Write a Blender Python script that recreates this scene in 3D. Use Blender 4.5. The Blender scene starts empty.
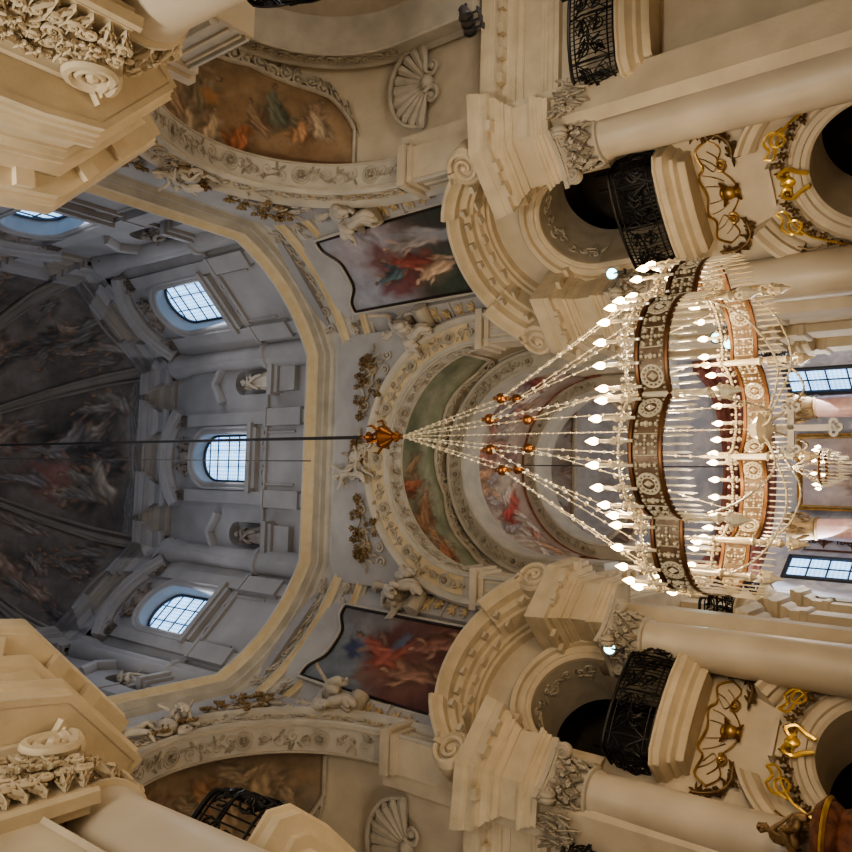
import bpy, math, random
import numpy as np
from mathutils import Vector as V, Matrix as Mx
from mathutils.geometry import tessellate_polygon
PI = math.pi
sin, cos, R = math.sin, math.cos, math.radians
rnd = random.Random(7)
scene = bpy.context.scene
col = scene.collection

# ------------------------------------------------------------------ materials
def nt(name):
    m = bpy.data.materials.new(name); m.use_nodes = True
    t = m.node_tree; b = t.nodes['Principled BSDF']
    return m, t, b

def mat(name, c, rough=.7, metal=0., var=.12, scale=1.6, bump=.15, bscale=14., c2=None, spec=.3):
    m, t, b = nt(name)
    tc = t.nodes.new('ShaderNodeTexCoord'); n = t.nodes.new('ShaderNodeTexNoise')
    n.inputs['Scale'].default_value = scale; n.inputs['Detail'].default_value = 6
    t.links.new(tc.outputs['Object'], n.inputs['Vector'])
    r = t.nodes.new('ShaderNodeValToRGB')
    d = c2 or tuple(x * (1 - var * 2.2) for x in c)
    r.color_ramp.elements[0].color = (*d, 1); r.color_ramp.elements[0].position = .3
    r.color_ramp.elements[1].color = (*c, 1); r.color_ramp.elements[1].position = .66
    t.links.new(n.outputs['Fac'], r.inputs['Fac']); t.links.new(r.outputs['Color'], b.inputs['Base Color'])
    b.inputs['Roughness'].default_value = rough; b.inputs['Metallic'].default_value = metal
    b.inputs['Specular IOR Level'].default_value = spec
    if bump:
        n2 = t.nodes.new('ShaderNodeTexNoise'); n2.inputs['Scale'].default_value = bscale; n2.inputs['Detail'].default_value = 4
        t.links.new(tc.outputs['Object'], n2.inputs['Vector'])
        bp = t.nodes.new('ShaderNodeBump'); bp.inputs['Strength'].default_value = bump; bp.inputs['Distance'].default_value = .03
        t.links.new(n2.outputs['Fac'], bp.inputs['Height']); t.links.new(bp.outputs['Normal'], b.inputs['Normal'])
    return m

def emis(name, c, s):
    m, t, b = nt(name)
    b.inputs['Base Color'].default_value = (*c, 1)
    b.inputs['Emission Color'].default_value = (*c, 1); b.inputs['Emission Strength'].default_value = s
    return m

def fresco_mat(name, rough=.75, dim=1.):
    m, t, b = nt(name)
    a = t.nodes.new('ShaderNodeVertexColor'); a.layer_name = 'paint'
    tc = t.nodes.new('ShaderNodeTexCoord'); n = t.nodes.new('ShaderNodeTexNoise')
    n.inputs['Scale'].default_value = 2.2; n.inputs['Detail'].default_value = 9; n.inputs['Roughness'].default_value = .65
    t.links.new(tc.outputs['Object'], n.inputs['Vector'])
    r = t.nodes.new('ShaderNodeMapRange'); r.inputs[1].default_value = .3; r.inputs[2].default_value = .7
    r.inputs[3].default_value = .72 * dim; r.inputs[4].default_value = 1.12 * dim
    t.links.new(n.outputs['Fac'], r.inputs[0])
    mx = t.nodes.new('ShaderNodeVectorMath'); mx.operation = 'SCALE'
    t.links.new(a.outputs['Color'], mx.inputs[0]); t.links.new(r.outputs[0], mx.inputs['Scale'])
    t.links.new(mx.outputs[0], b.inputs['Base Color'])
    b.inputs['Roughness'].default_value = rough; b.inputs['Specular IOR Level'].default_value = .2
    return m

def window_mat(name):
    m, t, b = nt(name)
    tc = t.nodes.new('ShaderNodeTexCoord'); mp = t.nodes.new('ShaderNodeMapping')
    mp.inputs['Rotation'].default_value = (0, R(45), 0); mp.inputs['Scale'].default_value = (11, 11, 11)
    t.links.new(tc.outputs['Object'], mp.inputs['Vector'])
    ck = t.nodes.new('ShaderNodeTexChecker'); ck.inputs['Scale'].default_value = 1
    ck.inputs[1].default_value = (.50, .78, 1, 1); ck.inputs[2].default_value = (.20, .47, 1, 1)
    t.links.new(mp.outputs[0], ck.inputs['Vector'])
    n = t.nodes.new('ShaderNodeTexNoise'); n.inputs['Scale'].default_value = 1.1
    t.links.new(tc.outputs['Object'], n.inputs['Vector'])
    rr = t.nodes.new('ShaderNodeMapRange'); rr.inputs[3].default_value = .9; rr.inputs[4].default_value = 2.3
    t.links.new(n.outputs['Fac'], rr.inputs[0])
    b.inputs['Base Color'].default_value = (.2, .25, .3, 1)
    t.links.new(ck.outputs['Color'], b.inputs['Emission Color']); t.links.new(rr.outputs[0], b.inputs['Emission Strength'])
    b.inputs['Roughness'].default_value = .15
    return m

def marble(name, c1, c2, rough=.3, scale=1.5):
    m, t, b = nt(name)
    tc = t.nodes.new('ShaderNodeTexCoord'); n = t.nodes.new('ShaderNodeTexNoise')
    n.inputs['Scale'].default_value = scale; n.inputs['Detail'].default_value = 8; n.inputs['Distortion'].default_value = 1.6
    t.links.new(tc.outputs['Object'], n.inputs['Vector'])
    r = t.nodes.new('ShaderNodeValToRGB')
    r.color_ramp.elements[0].color = (*c1, 1); r.color_ramp.elements[0].position = .4
    r.color_ramp.elements[1].color = (*c2, 1); r.color_ramp.elements[1].position = .6
    t.links.new(n.outputs['Fac'], r.inputs['Fac']); t.links.new(r.outputs['Color'], b.inputs['Base Color'])
    b.inputs['Roughness'].default_value = rough
    return m

M = dict(
    stone=mat('cream stucco', (.60, .52, .40), c2=(.49, .42, .32)),
    stone2=mat('ochre stucco trim', (.62, .525, .385), c2=(.51, .43, .305), scale=2.5),
    shaft=mat('smooth marbled stucco', (.58, .51, .405), c2=(.47, .41, .325), rough=.42, scale=.9, bump=.05, spec=.5),
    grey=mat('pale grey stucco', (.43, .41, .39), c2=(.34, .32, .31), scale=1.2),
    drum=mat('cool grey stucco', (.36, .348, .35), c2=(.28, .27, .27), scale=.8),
    relief=mat('white relief stucco', (.52, .465, .38), c2=(.41, .365, .295), scale=3),
    band=mat('yellow stucco band', (.62, .50, .32), c2=(.54, .42, .25), scale=3),
    bronze=mat('dark gilt stucco', (.36, .25, .13), c2=(.2, .13, .07), rough=.5, metal=.35, scale=6),
    gold=mat('gilding', (.92, .66, .20), c2=(.68, .44, .10), rough=.3, metal=.85, scale=6, bump=.05),
    iron=mat('black wrought iron', (.022, .02, .02), c2=(.01, .01, .01), rough=.45, metal=.4, spec=.5),
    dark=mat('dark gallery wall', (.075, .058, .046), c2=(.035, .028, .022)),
    copper=mat('copper gilt', (.36, .15, .05), c2=(.20, .08, .03), rough=.28, metal=.9, bump=0),
    brass=mat('dark brass rim', (.15, .07, .03), c2=(.08, .035, .015), rough=.4, metal=.6, bump=0, scale=5),
    cable=mat('dark steel cable', (.05, .045, .045), rough=.5, metal=.5),
    wire=mat('thin grey wire', (.12, .11, .11), rough=.5, metal=.5),
    statue=mat('grey stucco figure', (.56, .50, .42), c2=(.42, .37, .30), scale=3),
    dstat=mat('brown weathered statue', (.32, .27, .23), c2=(.18, .15, .13), scale=4),
    pink=marble('pink marble', (.60, .34, .30), (.72, .52, .46)),
    red=marble('red brown marble', (.17, .06, .045), (.28, .12, .09), scale=2.5),
    blue=marble('blue grey painted wall', (.40, .42, .52), (.58, .58, .64), rough=.6, scale=1.2),
    lead=mat('window lead', (.05, .06, .08), rough=.6),
    floor=marble('stone floor', (.42, .36, .28), (.55, .47, .37)),
    frame=mat('black painted frame', (.035, .022, .018), rough=.4),
    white=mat('white painted moulding', (.53, .49, .42), rough=.5),
    lamp=mat('grey lamp housing', (.12, .12, .13), rough=.4, metal=.6),
    wood=marble('polished brown wood', (.10, .035, .018), (.20, .075, .035), rough=.25, scale=3),
    fresco=fresco_mat('fresco paint'), dfresco=fresco_mat('dark dome fresco paint', dim=1.7),
    pane=window_mat('leaded daylight glass'),
    bulb=emis('lit bulb', (1, .66, .30), 17), flood=emis('cold floodlight lens', (.45, 1, .90), 4.5),
)
def crystal():
    m, t, b = nt('cut crystal')
    b.inputs['Base Color'].default_value = (.66, .58, .43, 1); b.inputs['Roughness'].default_value = .12
    b.inputs['Transmission Weight'].default_value = .25; b.inputs['IOR'].default_value = 1.5
    b.inputs['Specular IOR Level'].default_value = .9
    return m
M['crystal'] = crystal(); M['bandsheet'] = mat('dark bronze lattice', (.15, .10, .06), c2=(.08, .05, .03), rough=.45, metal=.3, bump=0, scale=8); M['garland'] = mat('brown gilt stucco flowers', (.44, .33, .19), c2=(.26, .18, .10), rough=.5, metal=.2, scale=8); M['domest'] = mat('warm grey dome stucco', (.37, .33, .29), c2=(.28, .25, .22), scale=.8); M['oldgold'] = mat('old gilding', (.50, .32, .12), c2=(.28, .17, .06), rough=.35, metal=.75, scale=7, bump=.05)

# ------------------------------------------------------------------ mesh kit
class MB:
    def __init__(s): s.v = []; s.f = []; s.x = None; s.warp = None
    def add(s, vs, fs):
        o = len(s.v)
        for p in vs:
            p = V(p)
            if s.x is not None: p = s.x @ p
            if s.warp: p = V(s.warp(p[0], p[1], p[2]))
            s.v.append(p)
        s.f += [tuple(i + o for i in f) for f in fs]
    def box(s, c, d, rz=0, taper=1.):
        hx, hy, hz = d[0] / 2, d[1] / 2, d[2] / 2; q = Mx.Rotation(rz, 3, 'Z'); vs = []
        for z in (-1, 1):
            k = taper if z > 0 else 1.
            for x, y in ((-1, -1), (1, -1), (1, 1), (-1, 1)): vs.append(q @ V((x * hx * k, y * hy * k, z * hz)) + V(c))
        s.add(vs, [(3, 2, 1, 0), (4, 5, 6, 7), (0, 1, 5, 4), (1, 2, 6, 5), (2, 3, 7, 6), (3, 0, 4, 7)])
    def grid(s, fn, nu, nv, cu=False, cv=False):
        vs = [fn(i / (nu if cu else nu - 1), j / (nv if cv else nv - 1)) for i in range(nu) for j in range(nv)]
        fs = []
        for i in range(nu if cu else nu - 1):
            for j in range(nv if cv else nv - 1):
                a, b = i, (i + 1) % nu; c, d = j, (j + 1) % nv
                fs.append((a * nv + c, b * nv + c, b * nv + d, a * nv + d))
        s.add(vs, fs)
    def tube(s, pts, r, n=6, closed=False, flat=1.):
        pts = [V(p) for p in pts]; m = len(pts)
        if m < 2: return
        rs = r if isinstance(r, (list, tuple)) else [r] * m
        vs = []; up = None
        for i, p in enumerate(pts):
            a = pts[(i - 1) % m] if closed or i > 0 else p; b = pts[(i + 1) % m] if closed or i < m - 1 else p
            t = (b - a); t = t.normalized() if t.length > 1e-9 else V((0, 0, 1))
            if up is None: up = t.orthogonal().normalized()
            up = up - t * up.dot(t); up = up.normalized() if up.length > 1e-6 else t.orthogonal().normalized()
            w = t.cross(up)
            for k in range(n):
                g = 2 * PI * k / n; vs.append(p + (up * cos(g) * flat + w * sin(g)) * rs[i])
        fs = []
        for i in range(m if closed else m - 1):
            for k in range(n):
                a, b = i * n, ((i + 1) % m) * n; k2 = (k + 1) % n
                fs.append((a + k, a + k2, b + k2, b + k))
        if not closed: fs += [tuple(range(n - 1, -1, -1)), tuple(range((m - 1) * n, m * n))]
        s.add(vs, fs)
    def lathe(s, prof, n=16, c=(0, 0, 0), ax='z', a0=0., a1=2 * PI):
        full = abs(a1 - a0 - 2 * PI) < 1e-6
        def fn(u, v):
            i = min(int(round(v * (len(prof) - 1))), len(prof) - 1); r, z = prof[i]; g = a0 + (a1 - a0) * u
            p = V((r * cos(g), r * sin(g), z))
            if ax == 'y': p = V((p.x, p.z, p.y))
            if ax == 'x': p = V((p.z, p.x, p.y))
            return p + V(c)
        s.grid(fn, n if full else n + 1, len(prof), cu=full)
    def ball(s, c, r, n=8, m=6, sc=(1, 1, 1)):
        prof = [(max(1e-4, r * sin(PI * i / m)), -r * cos(PI * i / m)) for i in range(m + 1)]
        s.grid(lambda u, v: V((prof[int(round(v * m))][0] * cos(2 * PI * u) * sc[0], prof[int(round(v * m))][0] * sin(2 * PI * u) * sc[1], prof[int(round(v * m))][1] * sc[2])) + V(c), n, m + 1, cu=True)
    def panel(s, outer, holes, d0, d1, mp, sides=True, back=True):
        loops = [outer] + holes
        flat = [p for l in loops for p in l]
        tris = tessellate_polygon([[V((p[0], p[1], 0)) for p in l] for l in loops])
        n = len(flat)
        vs = [mp(p[0], p[1], d1) for p in flat] + [mp(p[0], p[1], d0) for p in flat]
        fs = [tuple(t) for t in tris]
        if back: fs += [tuple(i + n for i in reversed(t)) for t in tris]
        if sides:
            o = 0
            for l in loops:
                k = len(l)
                for i in range(k): fs.append((o + i, o + (i + 1) % k, n + o + (i + 1) % k, n + o + i))
                o += k
        s.add(vs, fs)
    def mould(s, path, prof, mp, closed=False, caps=True):
        m = len(path); vs = []; k = len(prof)
        for i in range(m):
            p = V(path[i]).to_2d()
            ds = []
            if closed or i > 0: ds.append((p - V(path[i - 1]).to_2d()))
            if closed or i < m - 1: ds.append((V(path[(i + 1) % m]).to_2d() - p))
            ns = []
            for d in ds:
                if d.length > 1e-9: d = d.normalized(); ns.append(V((-d.y, d.x)))
            nn = sum(ns, V((0, 0)))
            nn = nn.normalized() if nn.length > 1e-6 else ns[0]
            sc = 1 / max(.35, nn.dot(ns[0]))
            for h, w in prof:
                q = p + nn * h * sc; vs.append(mp(q.x, q.y, w))
        fs = []
        for i in range(m if closed else m - 1):
            a, b = i * k, ((i + 1) % m) * k
            for j in range(k - 1): fs.append((a + j, b + j, b + j + 1, a + j + 1))
        if not closed and caps: fs += [tuple(range(k)), tuple(range((m - 1) * k, m * k))]
        s.add(vs, fs)
    # ornament pieces in a flat (u, v) plane with w = height off the surface
    def leaf(s, p, ang, ln, wd, h=.04, curl=.3):
        vs = []; c, d = cos(ang), sin(ang); st = ((0, .12), (.14, .62), (.24, .42), (.38, 1), (.5, .62), (.62, .86), (.73, .45), (.85, .5), (1, .04)); m = len(st)
        for t, w in st:
            for k in (-2, -1, 0, 1, 2):
                a = t * ln + (.05 * ln if abs(k) == 2 else 0); b = k * w * wd / 4; z = h * (1, .25, .7)[abs(k)] * (1 + curl * sin(t * PI)) + curl * h * (2.2 * t * t) - (.12 * h if abs(k) == 1 else 0)
                vs.append((p[0] + a * c - b * d, p[1] + a * d + b * c, (p[2] if len(p) > 2 else 0) + z))
        fs = []
        for i in range(m - 1):
            for j in range(4): fs.append((i * 5 + j, i * 5 + j + 1, i * 5 + j + 6, i * 5 + j + 5))
        s.add(vs, fs)
    def spiral(s, c, r, ang, turns=1.4, d=1, th=.03, h=.03, n=22, k=5):
        pts = []; rs = []
        for i in range(n + 1):
            t = i / n; g = ang + d * t * turns * 2 * PI; q = r * (1 - .88 * t)
            pts.append((c[0] + q * cos(g), c[1] + q * sin(g), (c[2] if len(c) > 2 else 0) + h)); rs.append(th * (1 - .45 * t))
        s.tube(pts, rs, k)
        s.ball((c[0], c[1], (c[2] if len(c) > 2 else 0) + h), th * 1.3, 6, 4)
    def flower(s, p, r, h=.05, n=5):
        a0 = rnd.random() * 6
        for i in range(n): s.leaf(p, a0 + i * 2 * PI / n, r, r * .8, h)
        s.ball((p[0], p[1], (p[2] if len(p) > 2 else 0) + h), r * .3, 6, 4)
    def curve(s, pts, th, k=5, n=6):
        s.tube(smooth(pts, n), th, k)
    def build(s, name, m, parent=None, ang=35, kind=None):
        me = bpy.data.meshes.new(name); me.from_pydata([tuple(p) for p in s.v], [], s.f); me.validate()
        me.polygons.foreach_set('use_smooth', [True] * len(me.polygons))
        me.set_sharp_from_angle(angle=R(ang)); me.update()
        o = bpy.data.objects.new(name, me); col.objects.link(o)
        me.materials.append(m)
        if parent: o.parent = parent
        if kind: o['kind'] = kind
        return o

def smooth(pts, n=6):
    P = [V(p).to_3d() if len(p) == 2 else V(p) for p in pts]; out = []
    for i in range(len(P) - 1):
        a, b, c, d = P[max(0, i - 1)], P[i], P[i + 1], P[min(len(P) - 1, i + 2)]
        for k in range(n):
            t = k / n
            out.append(.5 * ((2 * b) + (c - a) * t + (2 * a - 5 * b + 4 * c - d) * t * t + (3 * b - a - 3 * c + d) * t ** 3))
    out.append(P[-1]); return out

def tag(o, label=None, cat=None, group=None, kind=None):
    if label: o['label'] = label
    if cat: o['category'] = cat
    if group: o['group'] = group
    if kind: o['kind'] = kind
    return o
def empty(name, loc=(0, 0, 0), rz=0, label=None, cat=None, group=None):
    o = bpy.data.objects.new(name, None); o.empty_display_size = .2; col.objects.link(o)
    o.location = loc; o.rotation_euler = (0, 0, rz); return tag(o, label, cat, group)
def copy_tree(o, parent=None):
    c = o.copy(); col.objects.link(c); c.parent = parent
    for ch in list(o.children): copy_tree(ch, c)
    return c
def dup(o, loc, rz, label=None, kind=None):
    c = copy_tree(o); c.location = loc; c.rotation_euler = (0, 0, rz)
    if label: c['label'] = label
    return c
def arc(R0, zc, a0=180., a1=0., n=28, x0=0., ry=None):
    return [(x0 + R0 * cos(R(a0 + (a1 - a0) * i / n)), zc + (ry or R0) * sin(R(a0 + (a1 - a0) * i / n))) for i in range(n + 1)]
def archloop(hw, z0, zs, n=20, rz=None):
    return [(-hw, z0)] + arc(hw, zs, 180, 0, n, ry=rz) + [(hw, z0)]
W = lambda u, v, w: (u, w, v)                # (t, z, d) on a wall
def PLAN(z0): return lambda u, v, w: (u, v, z0 + w)
# ------------------------------------------------------------------ frescoes (painted per vertex on dense grids)
class Canvas:
    def __init__(s, w, h, stops, seed=0, asp=1.):
        s.w, s.h, s.asp = w, h, asp; s.rg = np.random.RandomState(seed)
        yy, xx = np.mgrid[0:h, 0:w]; s.X = xx / (w - 1) * asp; s.Y = yy / (h - 1)
        for f, am in ((9, .016), (21, .008), (47, .004)):
            q = s.rg.uniform(0, 6.3, 4); X0, Y0 = s.X.copy(), s.Y.copy()
            s.X = X0 + am * np.sin(f * Y0 + q[0] + 2 * np.sin(f * .6 * X0 + q[1])); s.Y = Y0 + am * np.sin(f * X0 + q[2] + 2 * np.sin(f * .7 * Y0 + q[3]))
        t = s.Y.copy()
        for k in range(7):
            a, b, c = s.rg.uniform(-6, 6, 3); t += .09 * np.sin(a * s.X * 1.5 + b * s.Y * 1.5 + c)
        t = np.clip(t, 0, 1); ps = [q[0] for q in stops]
        s.a = np.stack([np.interp(t, ps, [q[1][i] for q in stops]) for i in range(3)], -1)
    def blob(s, x, y, rx, ry, ang, c, a=1., soft=.5, fold=0., fdir=0.):
        ca, sa = math.cos(ang), math.sin(ang); dx, dy = s.X - x, s.Y - y
        p, q = (dx * ca + dy * sa) / rx, (-dx * sa + dy * ca) / ry
        wob = .10 * np.sin(5 * np.arctan2(q, p) + x * 40) + .06 * np.sin(9 * np.arctan2(q, p) + y * 50)
        m = np.clip((1 - np.sqrt(p * p + q * q) + wob) / soft, 0, 1) * a
        k = np.ones_like(m)
        if fold: k = 1 + .55 * fold * np.sin(5 * (p * math.cos(fdir) + q * math.sin(fdir)) + 2 * np.sin(2.3 * p + 1.7 * q))
        k = k * (1 + .22 * (-q))
        s.a = s.a * (1 - m[..., None]) + m[..., None] * np.clip(np.array(c)[None, None] * k[..., None], 0, 1)
    def fig(s, x, y, z, ang, robe, skin=None, flip=1):
        """a draped figure of height z; ang is the way the head points"""
        if skin is None: m_ = sum(robe) / 3; skin = (m_ * .6 + .16, m_ * .5 + .09, m_ * .4 + .06)
        def at(u, v): return x + z * (u * math.cos(ang) - v * math.sin(ang) * flip), y + z * (u * math.sin(ang) + v * math.cos(ang) * flip)
        def bl(u, v, ru, rv, da, c, **k): s.blob(*at(u, v), ru * z, rv * z, ang + da * flip, c, **k)
        dk = tuple(q * .45 for q in robe)
        bl(-.05, -.12, .5, .24, .1, tuple(q * .35 for q in robe), a=.55, soft=.9); bl(-.3, .2, .22, .1, .6, tuple(q * .75 for q in robe), a=.8, fold=.4)
        bl(-.22, .02, .36, .20, .25, dk, fold=.2); bl(-.2, 0, .31, .15, .2, robe, fold=.4, fdir=1.2)
        bl(.12, .0, .20, .12, 0, robe, fold=.3, fdir=1.)
        bl(.14, .15, .14, .05, .9, skin, soft=.7, a=.85); bl(.08, -.16, .15, .05, -.5, skin, soft=.7, a=.85)
        bl(-.46, .1, .12, .05, .3, skin, soft=.7, a=.8); bl(-.44, -.07, .12, .05, -.1, tuple(q * .8 for q in skin), soft=.7, a=.8)
        bl(.30, .01, .03, .025, 0, skin); bl(.36, .02, .075, .06, 0, tuple(q * .3 for q in skin)); bl(.355, .03, .06, .048, 0, skin)
        bl(-.1, -.06, .26, .05, .15, tuple(min(1, q * 1.35) for q in robe), a=.8, fold=.4)
    def rect(s, x0, y0, x1, y1, c, a=1.):
        m = ((s.X > x0) & (s.X < x1) & (s.Y > y0) & (s.Y < y1)) * a
        s.a = s.a * (1 - m[..., None]) + m[..., None] * np.array(c)
    def crowd(s, n, x0, y0, x1, y1, z, cols, ang=(1.57, .5)):
        for i in range(n):
            x, y = s.rg.uniform(x0, x1), s.rg.uniform(y0, y1)
            s.fig(x, y, z * s.rg.uniform(.7, 1.2), s.rg.normal(ang[0], ang[1]), cols[s.rg.randint(len(cols))], flip=s.rg.choice([-1, 1]))
    def clouds(s, n, c, z=.2, a=.5, band=(0, 1)):
        for i in range(n): s.blob(s.rg.uniform(0, s.asp), s.rg.uniform(*band), z * s.rg.uniform(.6, 1.6), z * s.rg.uniform(.3, .7), s.rg.uniform(-.6, .6), c, a=a, soft=.9)

def painted(name, surf, cv, m, parent=None, nu=None, nv=None):
    nu, nv = nu or cv.w, nv or cv.h; mb = MB()
    mb.grid(surf, nu, nv)
    o = mb.build(name, m, parent, ang=80)
    a = o.data.color_attributes.new('paint', 'FLOAT_COLOR', 'POINT')
    ui = np.clip(np.round(np.linspace(0, cv.w - 1, nu)).astype(int), 0, cv.w - 1); vi = np.round(np.linspace(0, cv.h - 1, nv)).astype(int)
    arr = np.ones((nu, nv, 4), dtype=np.float32); arr[..., :3] = cv.a[vi][:, ui].transpose(1, 0, 2)
    a.data.foreach_set('color', arr.ravel()); return o

# ------------------------------------------------------------------ figures grown from a skeleton with a Skin modifier
def skinned(nodes, edges, root=0, sub=2):
    me = bpy.data.meshes.new('sk'); me.from_pydata([n[:3] for n in nodes], edges, [])
    o = bpy.data.objects.new('sk', me); col.objects.link(o)
    o.modifiers.new('s', 'SKIN'); o.modifiers['s'].use_smooth_shade = True
    if not me.skin_vertices: 
        bm = __import__('bmesh').new(); bm.from_mesh(me); bm.verts.layers.skin.verify(); bm.to_mesh(me); bm.free()
    sv = me.skin_vertices[0].data
    for i, n in enumerate(nodes):
        r = n[3]; sv[i].radius = (r, r) if not isinstance(r, tuple) else r; sv[i].use_root = (i == root)
    u = o.modifiers.new('u', 'SUBSURF'); u.levels = sub; u.render_levels = sub
    dg = bpy.context.evaluated_depsgraph_get(); dg.update()
    out = bpy.data.meshes.new_from_object(o.evaluated_get(dg))
    bpy.data.objects.remove(o); bpy.data.meshes.remove(me)
    vs = [v.co.copy() for v in out.vertices]; fs = [tuple(p.vertices) for p in out.polygons]; bpy.data.meshes.remove(out)
    return vs, fs

def body(pose, k=1., fat=1., head=1.):
    """pose: joint positions of a figure 1.75 tall, origin at the feet, facing +y"""
    J = dict(pel=(0, 0, .95), bel=(0, .01, 1.1), che=(0, .01, 1.3), nec=(0, .02, 1.49), chin=(0, .05, 1.55), hed=(0, .03, 1.64), top=(0, .02, 1.73), nose=(0, .135, 1.625),
             shL=(-.19, 0, 1.42), elL=(-.27, .05, 1.14), wrL=(-.22, .25, 1.0), shR=(.19, 0, 1.42), elR=(.28, .02, 1.16), wrR=(.26, .22, 1.2),
             hiL=(-.1, 0, .9), knL=(-.12, .05, .5), anL=(-.12, 0, .09), toL=(-.14, .2, .03), hiR=(.1, 0, .9), knR=(.13, .12, .5), anR=(.13, 0, .09), toR=(.16, .2, .03))
    J.update(pose)
    rad = dict(pel=.15, bel=.135, che=.16, nec=.06, chin=.07, hed=.09, top=.06, nose=.022, shL=.075, elL=.05, wrL=.032, shR=.075, elR=.05, wrR=.032, hiL=.11, knL=.068, anL=.04, toL=.03, hiR=.11, knR=.068, anR=.04, toR=.03)
    names = list(J); ix = {n: i for i, n in enumerate(names)}
    hc = V(J['nec'])
    nodes = []
    for n in names:
        p = V(J[n]); f = fat
        if n in ('chin', 'hed', 'top', 'nose'): p = hc + (p - hc) * head; f = head
        nodes.append((*(p * k), rad[n] * k * f))
    E = [('pel', 'bel'), ('bel', 'che'), ('che', 'nec'), ('nec', 'chin'), ('chin', 'hed'), ('hed', 'top'), ('hed', 'nose'), ('che', 'shL'), ('shL', 'elL'), ('elL', 'wrL'), ('che', 'shR'), ('shR', 'elR'), ('elR', 'wrR'),
         ('pel', 'hiL'), ('hiL', 'knL'), ('knL', 'anL'), ('anL', 'toL'), ('pel', 'hiR'), ('hiR', 'knR'), ('knR', 'anR'), ('anR', 'toR')]
    edges = [(ix[a], ix[b]) for a, b in E]
    for sd in 'LR':                                  # a palm with four fingers and a thumb
        w = V(J['wr' + sd]); d = (w - V(J['el' + sd])).normalized(); sdv = d.cross(V((0, 0, 1)))
        sdv = sdv.normalized() if sdv.length > .1 else V((1, 0, 0)); cu = d.cross(sdv)
        pm = len(nodes); nodes.append((*((w + d * .06) * k), .033 * k)); edges.append((ix['wr' + sd], pm))
        for q, (o, ln) in enumerate(((-.036, .08), (-.012, .095), (.012, .088), (.036, .065), (.055, .03))):
            b0 = w + d * (.09 if q < 4 else .03) + sdv * o
            i = len(nodes); nodes.append((*(b0 * k), .012 * k)); nodes.append((*((b0 + d * ln * .6 + cu * .012 + sdv * (.03 if q == 4 else 0)) * k), .0095 * k)); nodes.append((*((b0 + d * ln * .85 + cu * .035 + sdv * (.03 if q == 4 else 0)) * k), .008 * k))
            edges += [(pm, i), (i, i + 1), (i + 1, i + 2)]
    return skinned(nodes, edges, ix['pel'])

def head_mesh(mb, c, r, fwd=(0, 1, 0)):
    f = V(fwd).normalized(); sd = f.cross(V((0, 0, 1))).normalized(); up = sd.cross(f); c = V(c)
    mb.x = Mx(((sd.x, f.x, up.x, c.x), (sd.y, f.y, up.y, c.y), (sd.z, f.z, up.z, c.z), (0, 0, 0, 1)))
    def sk(u, v):
        g = 2 * PI * u; e = -PI / 2 + PI * v; x, y, z = cos(e) * cos(g), cos(e) * sin(g), sin(e)
        x *= .80 - .14 * max(0, -z); y = y * .95 + (.06 if y > 0 and z < 0 else 0); z *= 1.18
        if y > .3: y -= .13 * math.exp(-((z - .1) / .13) ** 2) * math.exp(-((abs(x) - .32) / .16) ** 2); y += .26 * math.exp(-((z + .12) / .2) ** 2 - (x / .11) ** 2); y += .07 * math.exp(-((z + .55) / .08) ** 2 - (x / .25) ** 2) + .08 * math.exp(-((z + .9) / .15) ** 2 - (x / .25) ** 2)
        return V((x, y, z)) * r
    mb.grid(sk, 40, 30, cu=True)
    for s in (-1, 1): mb.ball((s * .8 * r, -.02 * r, -.05 * r), .2 * r, 8, 6, (.4, .8, 1.3)); mb.ball((s * .31 * r, .80 * r, .1 * r), .11 * r, 8, 6)
    mb.x = None
def folds(mb, pts, r, n=4, seed=0):
    rg = random.Random(seed); P = smooth(pts, 6); m = len(P)
    for k in range(n):
        o = V((rg.uniform(-1, 1), rg.uniform(-.5, .5), rg.uniform(-1, 1))) * r * .75; ph = rg.random() * 6
        mb.tube([p + o * (.4 + .8 * i / m) + V((0, 0, .12 * r * sin(i * .8 + ph))) for i, p in enumerate(P)], [r * (.06 + .62 * sin(PI * min(1, (i + .5) / m)) ** .5) for i in range(m)], 7)
def robe_mesh(mb, k=1., seed=0, z0=.02, z1=1.42, lean=(0, 0)):
    rg = random.Random(seed); ph = [rg.random() * 6 for _ in range(6)]
    prof = [(z0, .34), (.2, .31), (.5, .27), (.8, .225), (1.0, .185), (1.15, .18), (1.3, .21), (z1, .17), (z1 + .05, .09)]
    def fn(u, v):
        t = v * (len(prof) - 1); i = min(int(t), len(prof) - 2); f = t - i
        z = prof[i][0] * (1 - f) + prof[i + 1][0] * f; r = prof[i][1] * (1 - f) + prof[i + 1][1] * f
        g = 2 * PI * u; am = .17 * (1 - .55 * v)
        r *= 1 + am * (sin(7 * g + ph[0] + 1.6 * v * 3) + .6 * sin(12 * g + ph[1] - 2 * v))
        return V((r * cos(g) * 1.1 + lean[0] * z, r * sin(g) * .82 + lean[1] * z, z)) * k
    mb.grid(fn, 44, 26, cu=True)
    pts = [(-.2, .12, 1.38), (.02, .22, 1.18), (.2, .2, .95), (.24, .05, .8), (.1, -.2, .85)]
    folds(mb, [V(p) * k for p in pts], .075 * k, 5, seed)
    pts = [(.16, .14, 1.36), (.05, .24, 1.1), (-.15, .24, .75), (-.2, .24, .4)]
    folds(mb, [V(p) * k for p in pts], .06 * k, 4, seed + 1)

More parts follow.
